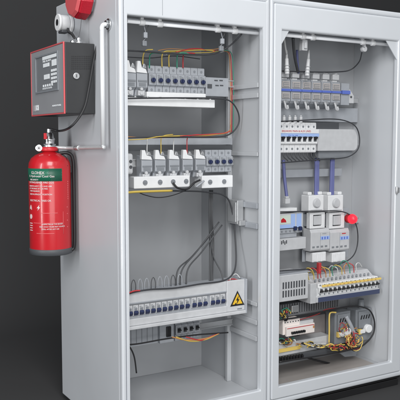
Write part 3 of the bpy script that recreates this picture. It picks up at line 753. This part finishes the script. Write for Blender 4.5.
g.build('screw',MGREY,t)
cs=[YELW,YELW,REDW,REDW,ORNW,YELW,GRNW,WHTW,YELW,ORNW,GRNW,REDW,WHTW]
cn={'yellow_wire':'yellow','red_wire':'red','orange_wire':'orange','green_wire':'green','white_wire':'white'}
for i,m in enumerate(cs):
    u=308+i*4.0; v=277-.17*(u-308)
    hh=random.uniform(5,9)
    pts=[(u+2,v+3,.13),(u+1.5,v-3,.125),(u-1,v-hh,.13),(u-5,v-hh-1,.15),(u-8,v-hh+3,.17)] if i%3 else [(u+1,v+3,.13),(u,v-4,.12),(u+3,v-hh,.13),(u+6,v-hh+4,.14)]
    wire('feeder_wire',pts,.0027,m,'%s of the wires above the bottom breaker box, a %s one'%(nth(i),cn[m.name]),'wire','coloured wires above the bottom breaker box',6)
q=at(319,268,.13); tag(G().box(q.x-.009,q.x+.009,.12,.14,q.z-.03,q.z+.03).build('red_connector',REDW,None,.002),'small red connector upright among the coloured wires','connector')

# ------------------------------------------------------------------ row 5
t,(a,b,c,d_)=block('wiring_duct',278,305.5,340,318,.17,.08,DARKP,'dark slotted wiring duct below the vented power supply','wiring duct')
G().box(a,b,.186,.25,c,d_).build('channel',DGREY,t)
g=G(); n=26
for k in range(n):
    xx=a+(b-a)*k/n; g.box(xx,xx+(b-a)/n*.55,.17,.1855,c+.012,d_)
g.box(a,b,.172,.1855,c,c+.0118); g.build('finger',DARKP,t,.001)
t,(a,b,c,d_)=block('wiring_duct',292,306,299,313,.155,.03,ZINC,'small silver clip on the dark slotted duct','clip'); G().box(a,b,.155,.168,c,d_).build('clip_body',ZINC,t,.004); t.name='duct_clip'
t,(a,b,c,d_)=block('rear_plate',300,318,329,352,.26,.01,BROWNP,'brownish grey plate behind the white breaker block, lower right cabinet','plate')
G().box(a,b,.26,.275,c,d_).build('sheet',BROWNP,t,.002)
# white breaker block
t,(a,b,c,d_)=block('breaker_block',283,321,300,337,.14,.06,WHITE,'white breaker block with red line and black levers, lower right cabinet','breaker block')
w=b-a;h=d_-c
G().box(a,b,.14,.22,c+h*.1,d_+h*.05).build('body',mat('warm_lit_white_plastic',(.86,.79,.75),.4),t,.003)  # warm glow on this block is put into its base colour
a2=at(286,330,.13).x;b2=at(314,330,.13).x
G().box(a2,b2,.125,.1395,c+h*.02,c+h*.62).build('front_module',mat('warm_lit_white_plastic',(.86,.79,.75),.4),t,.002)
G().box(b+.0005,b2+.004,.14,.2,c+h*.3,c+h*.80).build('side_module',OFFW,t,.002)
G().box(a2+.004,b2-.004,.1235,.1248,c+h*.50,c+h*.54).build('red_line',REDW,t)
g=G()
for k in range(6): g.box(a2+.03+k*.016,a2+.041+k*.016,.112,.1248,c+h*.16,c+h*.30)
g.build('black_lever',BLACK,t,.001)
g=G()
for k in range(6): g.box(a+.01+k*.018,a+.018+k*.018,.1385,.1398,c+h*.84,c+h*.90)
g.build('slot',DGREY,t)
G().box(b2-.012,b2-.002,.1235,.1248,c+h*.30,c+h*.46).build('orange_mark',ORNW,t)
# cylinder relays around at left
def wild(name,u,v,du,dv,n,Y,ms,label,r=.0035,seed=1):
    rnd=random.Random(seed); g=G()
    for k in range(n):
        m=rnd.randrange(len(ms)); pts=[]; ph=rnd.uniform(0,6.28); sp_=rnd.uniform(.15,.75); ax_=rnd.uniform(.5,1); az_=rnd.uniform(.5,1); tl=rnd.uniform(-.6,.6); Yk=Y+rnd.uniform(-.025,.025)
        ou=rnd.uniform(-.75,.75)*du; ov=rnd.uniform(-.7,.7)*dv; sc_=rnd.uniform(.35,1.25)
        for s_ in range(6):
            a_=ph+s_*sp_; ca,sa=math.cos(a_)*ax_,math.sin(a_)*az_
            pts.append(at(u+ou+du*sc_*(ca+tl*sa*.5)+rnd.uniform(-.5,.5),v+ov+dv*sc_*(sa-tl*ca*.3)+rnd.uniform(-.5,.5),Yk+.012*math.sin(a_*1.7)))
        g.tube(pts,r*rnd.uniform(.8,1.1),6,m=m,sub=5)
    return tag(g.build(name,ms),label,'wires',None,'stuff')
wild('wire_tangle',286,341,8,3.5,16,.16,[YELW,REDW,GRNW,ORNW,WHTW,RUBBER],'tangle of coloured wires below the white breaker block',seed=3)
wild('wire_tangle',283,314,6,5,12,.15,[REDW,YELW,RUBBER,GRNW],'tangle of red and yellow wires at the left end of the duct',seed=5)
wild('wire_tangle',305,344,8,2,6,.16,[ORNW,YELW,RUBBER],'few yellow and orange wires right of the white breaker block',seed=6)
wild('wire_tangle',352,340,6.5,7,34,.125,[YSTR,YELW,YELW,ORNW,YSTR,REDW,RUBBER],'dense tangle of yellow and orange wires on the grey relays',r=.0030,seed=8)
wild('wire_tangle',318,346,11,2,12,.15,[YELW,ORNW,RUBBER,WHTW],'loose yellow wires lying on the light grey tray',r=.0026,seed=12)
wild('wire_tangle',345,331,4,5,14,.145,[YELW,WHTW,REDW,RUBBER],'small wires spilling from the left grey relay',r=.0024,seed=14)
wild('wire_tangle',339,348,8,3,14,.14,[YELW,RUBBER,REDW,YELW],'yellow and black wires below the left grey relay',seed=9)
wire('yellow_wire',[(303,343,.15),(312,346,.15),(322,347.5,.15),(330,344,.15),(335,346,.15)],.0047,YSTR,'thick yellow wire bundle running along the bottom plate','wire')
wire('yellow_wire',[(336,312.5,.15),(331,312.5,.15),(329.3,316,.15),(329.2,330,.15),(329,343,.15)],.0047,YSTR,'thick upright yellow wire left of the two grey relays','wire')
wire('red_wire',[(299,320,.15),(309,317,.15),(318,314,.15),(326,309.5,.15),(338,308,.16)],.0023,REDW,'thin red wire lying over the dark slotted duct','wire')
def grelay(u0,v0,u1,v1,Y,label):
    t,(a,b,c,d_)=block('power_relay',u0,v0,u1,v1,Y,.06,MGREY,label,'relay','grey power relays of the lower right cabinet')
    w=b-a;h=d_-c
    g=G(); g.box(a,b,Y,Y+.08,c,d_); g.box(a+w*.12,b-w*.12,Y-.012,Y-.0004,c+h*.42,d_-h*.06); g.build('body',MGREY,t,.003)
    g=G()
    for k in range(4): g.plate([(a+w*(.2+.16*k),d_-h*.30),(a+w*(.27+.16*k),d_-h*.30),(a+w*(.33+.16*k),d_-h*.18),(a+w*(.26+.16*k),d_-h*.18)],Y-.0135,Y-.0122)
    g.build('dark_mark',BLACK,t)
    g=G(); g.cyl((a+w*.62,Y-.034,c+h*.40),(a+w*.62,Y-.0005,c+h*.40),w*.20,14); g.box(a+w*.18,a+w*.5,Y-.018,Y-.0005,c+h*.26,c+h*.38); g.build('connector',WHITE,t,.003)
    G().box(a+w*.1,a+w*.28,Y-.016,Y-.0005,c+h*.24,c+h*.4).build('yellow_tag',YSTR,t,.001)
grelay(335,313,350.5,345,.17,'left grey power relay beside the upright yellow wire')
grelay(356,310,371.5,342,.17,'right grey power relay inside the curve of the black cable')
wire('grey_wire',[(346,316,.15),(351,326,.14),(355,336,.14)],.012,LGREY,'thick pale grey lead slanting between the two grey relays','cable')
q0=at(361,299,.2); q1=at(361,312,.2); tag(G().cyl(q0,q1,.018,14).build('conduit_stub',MGREY),'short grey conduit stub under the pale breaker box','conduit')
wire('black_cable',[(279,320,.13),(300,317,.13),(325,311,.13),(350,306.5,.13),(364,307.5,.13),(371,312,.13),(374.5,322,.13),(373.5,333,.13),(367,342,.13),(357,348,.13),(330,354,.12),(305,358,.11),(279,362,.10)],.0045,RUBBER,'thick black cable circling the two grey relays','cable')
# bottom plate, strip, terminals
t,(a,b,c,d_)=block('equipment_tray',277,346,330,358,.18,.1,LGREY,'light grey equipment tray with yellow strip, lower right cabinet','tray')
G().box(a,b,.18,.26,c,d_+.008).build('face',OFFW,t,.003)
a2,b2,c2_,d2_=rect(278,349.5,300,353,.176); G().box(a2,b2,.172,.1795,c2_,d2_).build('yellow_strip',YSTR,t,.001)
t,(a,b,c,d_)=block('support_rail',277,358,353,364,.16,.02,DGREY,'dark support rail under the light grey tray','rail')
G().box(a,b,.16,.20,c,d_).build('bar',DGREY,t,.002)
for i in range(9):
    q=at(280+i*2.9,360-.25*i*1.6,.14); 
    tag(G().box(q.x-.006,q.x+.006,.142,.158,q.z-.010,q.z+.010).box(q.x-.003,q.x+.003,.144,.152,q.z+.0105,q.z+.016).build('terminal',BLACK,None,.001),'%s of nine small black terminals on the dark support rail'%nth(i),'terminal','black terminals on the support rail')
# grey triangular bracket below relays
g=G(); pA=at(338,352,.2);pB=at(356,349,.2);pC=at(360,340,.2);pD=at(356,356,.2);pE=at(345,357,.2)
g.plate([(pA.x,pA.z),(pE.x,pE.z),(pD.x,pD.z),(pC.x,pC.z),(pB.x,pB.z)],.2,.215); tag(g.build('foot_bracket',MGREY,None,.002),'small grey bracket under the right grey relay','bracket')
wire('floor_cable',[(300,355,.2),(315,360,.22),(332,364,.25),(352,367.5,.28)],.006,RUBBER,'black cable lying on the floor of the right cabinet','cable')

# ------------------------------------------------------------------ SIDE WALL EQUIPMENT
XW_=1.312
# alarm panel
pn=atx(95,80,XW_); YN=pn.y; XO=at(63.2,41.5,YN).x
zt_=atx(62.5,41.5,XO).z; zt2=at(62.5,41.5,YN).z; zt_=zt2; zb2=at(63.5,113.5,YN).z
yb=at(31,80,0); 
rr=ray(31,80); tt=XO/rr.x; YF=-D+tt*rr.y
t=thing('fire_alarm_box',(XW_-.08,(YN+YF)/2,zb2),'dark fire alarm control panel with red-edged grey front on the cabinet side','alarm panel')
G().box(XO+.0068,XW_-.001,YN,YF,zb2,zt_).build('housing',PANELS,t,.004,3)
# front facing -X: red rim then grey face
def xring(o,i,x0,x1):
    g=G(); g.ring((o[0],o[1],o[2],o[3]),(i[0],i[1],i[2],i[3]),x0,x1)
    for v in g.bm.verts: v.co=Vector((v.co.y,v.co.x,v.co.z))
    return g
G().box(XO+.001,XO+.0062,YN+.006,YF-.006,zb2+.006,zt_-.006).build('front_plate',PANELF,t,.002)
xring((YN-.001,YF+.001,zb2-.001,zt_+.001),(YN+.0055,YF-.0055,zb2+.0055,zt_-.0055),XO-.001,XO+.0062).build('red_trim',PINK,t,.0015)
hh=zt_-zb2; wd=YF-YN
def yz(fy,fz): return YF-wd*fy, zb2+hh*fz      # fy 0 = left end seen
y0_,z0_=yz(.16,.34); y1_,z1_=yz(.86,.90)
fr_=xring((y1_,y0_,z0_,z1_),(y1_+.012,y0_-.012,z0_+.008,z1_-.008),XO-.005,XO+.0005).build('screen_frame',MGREY,t,.001)
sc=G().box(XO-.0008,XO+.0008,y1_+.0125,y0_-.0125,z0_+.0085,z1_-.0085).build('screen',mat('panel_screen',(.20,.21,.225),.3),t)
SW=mat('panel_print',(.85,.88,.9),.5)
kx0,kx1=XO-.003,XO-.001
def sp(fy0,fy1,fz0,fz1,nm='key',m=SW):
    ya,za=yz(fy0,fz0); yb_,zb__=yz(fy1,fz1); G().box(kx0,kx1,yb_,ya,za,zb__).build(nm,m,sc,.0005)
sp(.40,.82,.82,.87,'display'); sp(.42,.60,.71,.765); sp(.68,.82,.70,.79,'display'); sp(.44,.60,.53,.60,'display')
for r_i in range(4):
    for c_i in range(3): sp(.655+.06*c_i,.695+.06*c_i,.455+.055*r_i,.49+.055*r_i)
for c_i in range(5): sp(.40+.065*c_i,.43+.065*c_i,.42,.455)
ya,za=yz(.40,.785); text('FIRE ALARM',.014,SW,(XO-.001,ya,za),sc,'lettering','x',ext=.0006,sx=1.6)
ya,za=yz(.38,.385); text('SYSTEM STATUS',.012,SW,(XO-.001,ya,za),sc,'lettering','x',ext=.0006,sx=1.6)
sp(.40,.50,.885,.897,'red_bar',REDP)
ya,za=yz(.66,.115); text('ALARM PANEL',.011,SW,(XO-.0002,ya,za),t,'lettering','x',ext=.0006,sx=1.7)
ya0,za0=yz(.07,.075); ya1,za1=yz(.13,.165)
G().box(XO-.001,XO+.0008,ya1,ya0,za0,za1).build('emblem',mat('emblem_grey',(.45,.42,.43),.5),t)
ya0,za0=yz(.15,.085); ya1,za1=yz(.23,.165); e_=xring((ya1,ya0,za0,za1),(ya1+.011,ya0-.011,za0+.010,za1-.010),XO-.001,XO+.0008).build('emblem',SW,t)
# side grille (dots) & lock on face -Y
g=G()
for i in range(11):
    for j in range(7):
        q=at(72+i*1.8,56.5+j*2.05,YN); g.cyl((q.x,YN-.0008,q.z),(q.x,YN+.001,q.z),.0031,8)
g.build('vent_grille',BLACK,t)
q=at(76,76,YN); g=G(); g.cyl((q.x,YN-.008,q.z),(q.x,YN-.0005,q.z),.015,24); lk=g.build('lock',ZINC,t,.002)
G().box(q.x-.0015,q.x+.0015,YN-.0092,YN-.0082,q.z-.007,q.z+.007).build('keyhole',BLACK,lk)
# gland on top of panel
g=G(); q=at(78.5,40.5,YN+.05); g.cyl((q.x,q.y,zt_+.0005),(q.x,q.y,zt_+.012),.017,16); g.cyl((q.x,q.y,zt_+.012),(q.x,q.y,zt_+.03),.011,12); g.cyl((q.x-.022,q.y+.02,zt_+.0005),(q.x-.022,q.y+.02,zt_+.018),.010,12)
g.build('cable_gland',CHROME,t,.002)
gl=q
# sounder
qs=atx(89,-1,XW_); t=thing('fire_sounder',(XW_-.06,qs.y,qs.z),'red alarm sounder at the very top of the cabinet side','alarm sounder')
R0=.100
def octx(x0,x1,r0,r1,cy,cz,n=10):
    g=G(); A=[];B=[]
    for k in range(n):
        a_=(k+.5)*2*math.pi/n; A.append(g.bm.verts.new((x0,cy+r0*math.cos(a_),cz+r0*math.sin(a_)))); B.append(g.bm.verts.new((x1,cy+r1*math.cos(a_),cz+r1*math.sin(a_))))
    g._f(A);g._f(B)
    for k in range(n): g._f([A[k],A[(k+1)%n],B[(k+1)%n],B[k]])
    return g
octx(XW_-.075,XW_-.012,R0*.95,R0,qs.y,qs.z).build('body',SOUND,t,.012,4)
octx(XW_-.088,XW_-.0755,R0*.80,R0*.94,qs.y,qs.z).build('front_rim',PINK,t,.004,3)
octx(XW_-.0115,XW_-.0005,R0*.8,R0*.8,qs.y,qs.z).build('mounting_base',MGREY,t,.004)
# camera / detector
qd=atx(71.5,24.5,XW_); t=thing('security_camera',qd,'small white cylindrical camera left of the red sounder','camera')
G().cyl((XW_-.018,qd.y,qd.z),(XW_-.001,qd.y,qd.z),.044,28).build('base',WHITE,t,.004)
G().cyl((XW_-.062,qd.y,qd.z+.004),(XW_-.0185,qd.y,qd.z+.004),.038,28).build('body',WHITE,t,.005,3)
G().cyl((XW_-.074,qd.y,qd.z+.004),(XW_-.0625,qd.y,qd.z+.004),.042,28).build('front_ring',WHITE,t,.003,3)
G().cyl((XW_-.0755,qd.y,qd.z+.004),(XW_-.0742,qd.y,qd.z+.004),.016,20).build('lens',BLACK,t)
G().box(XW_-.060,XW_-.022,qd.y-.028,qd.y+.03,qd.z-.046,qd.z-.034).build('lower_shade',DGREY,t,.004)  # shaded underside of the camera, built as a dark piece
g=G(); g.tube([atx(68,29,XW_-.035),atx(69,32,XW_-.045),atx(72,34,XW_-.05),(gl.x-.02,gl.y,zt_+.028)],.007); tag(g.build('camera_cable',RUBBER),'short black cable from the white camera to the alarm panel top','cable')
g=G(); g.tube([(gl.x,gl.y,zt_+.03),(gl.x+.01,gl.y,zt_+.07),(gl.x+.016,gl.y,zt_+.12)],.0016); tag(g.build('thin_wire',GRYW),'hair thin grey wire below the red sounder','wire')

# extinguisher
EX=XW_-.128; r_=ray(50.0,200); tt=EX/r_.x; EY=-D+tt*r_.y
def ez(v): q=at(51.3,v,EY); return q.z
zb0=ez(252.5); ztop=ez(152); R=.1030
t=thing('fire_extinguisher',(EX,EY,zb0),'red fire extinguisher with green label band hanging on the cabinet side','fire extinguisher')
hB=ztop-zb0
G().lathe([(R*.90,.004),(R*.97,.010),(R,.028),(R,hB-.075),(R*.97,hB-.052),(R*.86,hB-.030),(R*.66,hB-.014),(R*.40,hB-.003),(R*.30,hB),(R*.30,hB+.012)],(EX,EY,zb0),72).build('cylinder',RED,t)
G().lathe([(R*.93,-.004),(R*1.02,.0),(R*1.025,.024),(R*1.005,.028)],(EX,EY,zb0),72).build('base_skirt',DGREY,t)
G().lathe([(R*.40,hB+.004),(R*.42,hB+.010),(R*.42,hB+.022),(R*.34,hB+.026)],(EX,EY,zb0),32).build('neck_ring',REDP,t)
zv=ez(150)
g=G(); g.lathe([(.030,0),(.032,.006),(.034,.028),(.026,.036),(.028,.05),(.030,.058),(.024,.066),(.020,.085),(.012,.09),(.012,.108),(.006,.112)],(EX,EY,zv-.004),28)
g.box(EX-.03,EX+.03,EY-.012,EY+.012,zv+.012,zv+.03)
g.build('valve',CHROME,t,.001)
phc=math.atan2(-D-EY,-EX)
cd=Vector((math.cos(phc),math.sin(phc),0)); rt=Vector((-math.sin(phc),math.cos(phc),0))
C0=Vector((EX,EY,0))
q=C0-rt*.049+cd*.02+Vector((0,0,ez(148))); g=G(); g.cyl(q-cd*.012,q+cd*.010,.017,24); ga=g.build('gauge',CHROME,t,.002)
G().cyl(q+cd*.0102,q+cd*.0115,.0125,24).build('dial',OFFW,ga); G().cyl(q+cd*.0116,q+cd*.0125,.0035,10).build('needle',BLACK,ga)
G().cyl(C0+Vector((0,0,ez(148)))-rt*.04,C0+Vector((0,0,ez(148)))-rt*.02,.008,12).build('gauge_stem',CHROME,t)
q=C0+cd*.032-rt*.018+Vector((0,0,ez(136))); G().box(q.x-.007,q.x+.007,q.y-.005,q.y+.005,q.z-.016,q.z+.014).build('safety_tag',REDP,t,.002)
# green band
def band(a0,a1,z0,z1,R_,m,nm,parent,n=24):
    g=G(); prev=None
    for k in range(n+1):
        a_=phc+math.radians(a0+(a1-a0)*k/n); ring_=[g.bm.verts.new((EX+rr_*math.cos(a_),EY+rr_*math.sin(a_),z_)) for rr_,z_ in ((R_,z0),(R_,z1),(R_-.0008,z1),(R_-.0008,z0))]
        if prev:
            for j in range(4):
                f=g._f([prev[j],prev[(j+1)%4],ring_[(j+1)%4],ring_[j]])
                if f: f.smooth=(j==0)
        prev=ring_
    return g.build(nm,m,parent)
lab=band(-88,35,ez(180.2),ez(167.8),R+.0010,GREEN,'label_band',t)
g=G()
for i in range(13):
    for j in range(9):
        a_=phc+math.radians(-2+i*2.8+(j%2)*1.4); z_=ez(169+j*1.28); 
        if j>4 and i<2: continue
        c_=Vector((EX+(R+.0009)*math.cos(a_),EY+(R+.0009)*math.sin(a_),z_)); nrm=Vector((math.cos(a_),math.sin(a_),0)); g.cyl(c_,c_+nrm*.0008,.0021,6)
g.build('band_pattern',GREEND,lab)
TW=mat('label_white',(.70,.60,.60),.5); 
def wtxt(s_,size,v,a0,bold=0.,m=TW,sx=1.):
    text(s_,size,m,(0,0,ez(v)),lab,'lettering',wrap=(EX,EY,R+.0016,phc+math.radians(a0)),ext=.0003,bold=bold,sx=sx)
wtxt('GLOHEX',.0195,173.2,-56,.0001)
wtxt('E. Hydroxan Cool Gas',.0145,176.2,-66,.0001,sx=1.08)
wtxt('FIRE SAFETY',.0105,179.4,-62,.0001)
wtxt('EXTINGUISHER FIRE CO2',.0125,182.2,-66,.0001)
wtxt('REMOVE SAFETY PIN AND AIM',.0095,185.6,-66,.0001)
wtxt('AT THE BASE OF THE FIRE',.0095,188,-66,.0001)
wtxt('THEN SQUEEZE',.0095,190.4,-64,.0001)
wtxt('USE IN UPRIGHT POSITION',.0105,193.6,-64,.0001)
wtxt('ELECTRICAL FIRES OK',.0125,199.8,-64,.0001)
wtxt('INSPECTED BY THE MAKER',.0085,222.5,-22,.0001)
wtxt('KEEP AWAY FROM HEAT SOURCE',.0085,225,-30,.0001)
wtxt('REFILL AFTER ANY USE',.0085,227.3,-24,.0001)
PR=mat('label_line',(.72,.16,.17),.5)
band(-25,20,ez(211.4),ez(210.9),R+.0011,PR,'rule_line',lab,12); band(-50,35,ez(221.2),ez(220.7),R+.0011,PR,'rule_line',lab,18); band(-40,10,ez(231.2),ez(230.7),R+.0011,PR,'rule_line',lab,12)
band(36,37,ez(232),ez(210),R+.0011,PR,'rule_line',lab,2)
def poly_wrap(pts,v,a0,nm,m=TW):
    g=G(); vs=[]; vb_=[]
    for x,z_ in pts:
        a_=phc+math.radians(a0)+x/R; vs.append(g.bm.verts.new((EX+(R+.0020)*math.cos(a_),EY+(R+.0020)*math.sin(a_),ez(v)+z_))); vb_.append(g.bm.verts.new((EX+(R+.0006)*math.cos(a_),EY+(R+.0006)*math.sin(a_),ez(v)+z_)))
    g._f(vs); g._f(vb_[::-1]); n=len(vs)
    for k in range(n): g._f([vs[k],vs[(k+1)%n],vb_[(k+1)%n],vb_[k]])
    g.build(nm,m,lab)
poly_wrap([(.004,.014),(-.010,-.002),(-.001,-.002),(-.006,-.014),(.010,.003),(.002,.003)],206,-32,'bolt_symbol')
poly_wrap([(0,.012),(-.008,0),(-.008,-.010),(0,-.006),(.007,-.012),(.006,.0)],206,-62,'flame_symbol')
poly_wrap([(math.cos(k*math.pi/6)*.010,math.sin(k*math.pi/6)*.012) for k in range(12)],215,-62,'round_symbol')
for k in range(4): poly_wrap([(-.011,-.002),(.011,-.002),(.011,.002),(-.011,.002)],221.5+k*2.3,-62,'fine_print')
# vertical small text right
for k in range(9): poly_wrap([(-.002,-.003),(.002,-.003),(.002,.003),(-.002,.003)],181+k*2.1,56,'fine_print',PR)
for k in range(4): poly_wrap([(-.003,-.002),(.003,-.002),(.003,.002),(-.003,.002)],206+k*6.5,52,'fine_print',PR)
# hose
def es(u,v,off):                                  # point beside the cylinder axis, off = toward the camera
    k=(u-51.6)/200; return C0+rt*k+cd*off+Vector((0,0,ez(v)))
g=G(); g.tube([es(56,154.5,0),es(64,153,.0),es(71,153.5,0),es(74.6,159,0),es(75.2,175,0),es(75.2,215,0),es(75,242,0),es(73,250,0),es(66,252,.02)],.0085,10)
g.build('hose',BLACK,t)
g=G(); g.tube([es(57,156.5,.03),es(64,155.5,.03),es(67.5,158.5,.03),es(68.3,166,.05)],.006,8); g.build('strap',BLACK,t)
wall_=G(); wz=ez(170)
G().box(EX+.09,XW_-.0005,EY-.02,EY+.02,wz-.015,wz+.015).build('hanger',DGREY,t,.002)
# conduit pipe
XP=XW_-.035
top=atx(102.6,30,XP); bot=atx(103.2,147.5,XP)
vz=ez(147.5)
t=thing('conduit_pipe',(XP,bot.y,bot.z),'white pipe running up the cabinet side from the extinguisher valve','pipe')
g=G(); g.tube([(XP,bot.y,bot.z+.012),(XP,bot.y,top.z)],.0102,16); 
g.tube([(XP,bot.y,top.z-.001),(XP,bot.y,top.z+.012),(XP+.008,bot.y,top.z+.024),(XW_-.004,bot.y,top.z+.028)],.0102,16)
g.build('upright_pipe',ALU,t)
G().tube([(EX+.01,EY-.002,vz),(EX+.05,EY-.03,vz),(XP-.004,EY-.10,vz-.002),(XP,bot.y+.02,bot.z),(XP,bot.y+.004,bot.z+.003),(XP,bot.y,bot.z+.02)],.0085,12).build('branch_pipe',SATIN,t)
g=G(); g.cyl((XW_-.007,bot.y,top.z+.028),(XW_-.0005,bot.y,top.z+.028),.026,24); g.cyl((XW_-.018,bot.y,top.z+.028),(XW_-.0072,bot.y,top.z+.028),.019,6); g.build('flange',CHROME,t,.001)
g=G(); q=(XP-.002,EY-.12,vz-.002); g.cyl(q,(XP-.002,EY-.17,vz-.001),.012,14); g.build('coupling',ZINC,t,.002)
# black cable from valve up over the panel side
g=G(); g.tube([C0+Vector((0,0,ez(129)))+rt*.005,C0+rt*.05+cd*.02+Vector((0,0,ez(131))),atx(69,128,XO+.03),at(78,119,YN-.012),at(85,106,YN-.012),at(89,88,YN-.012),at(93.5,62,YN-.012),at(97,45,YN-.012),at(98.5,33,YN-.010)],.0055,10)
tag(g.build('trigger_cable',RUBBER),'black cable from the extinguisher valve curving up across the alarm panel','cable')

# ------------------------------------------------------------------ lights
def area(name,loc,target,size,power,col=(1,1,1),sy=None):
    l=bpy.data.lights.new(name,'AREA'); l.energy=power; l.size=size; l.color=col
    if sy: l.shape='RECTANGLE'; l.size_y=sy
    o=bpy.data.objects.new(name,l); COL.objects.link(o); o.location=loc
    o.rotation_euler=(Vector(target)-Vector(loc)).to_track_quat('-Z','Y').to_euler(); return o
area('key_softbox',(.0,-3.9,4.2),(2.1,0,1.3),2.4,205,(1,.995,.985))
area('front_fill',(.5,-4.6,1.2),(2.2,.3,1.1),2.6,88,(1,1,.99))
area('left_strip',(-2.4,-1.1,1.7),(1.3,0,1.2),.40,80,(.98,.99,1),3.2)
area('top_softbox',(2.2,-.6,4.6),(2.2,.2,1.2),2.0,25,(.98,.98,1))
w=bpy.data.worlds.new('World'); S.world=w; w.use_nodes=True
bg=w.node_tree.nodes['Background']; bg.inputs[0].default_value=(.82,.86,.92,1); bg.inputs[1].default_value=.34

# ------------------------------------------------------------------ camera
cam=bpy.data.cameras.new('camera'); co=bpy.data.objects.new('camera',cam); COL.objects.link(co)
cam.sensor_width=36; cam.lens=F/400*36; cam.clip_end=100; cam.clip_start=.05
co.location=(0,-D,H); co.rotation_euler=(math.pi/2-PITCH,0,-PSI)
S.camera=co
S.view_settings.view_transform='Standard'; S.view_settings.look='None'; S.view_settings.exposure=0; S.view_settings.gamma=1
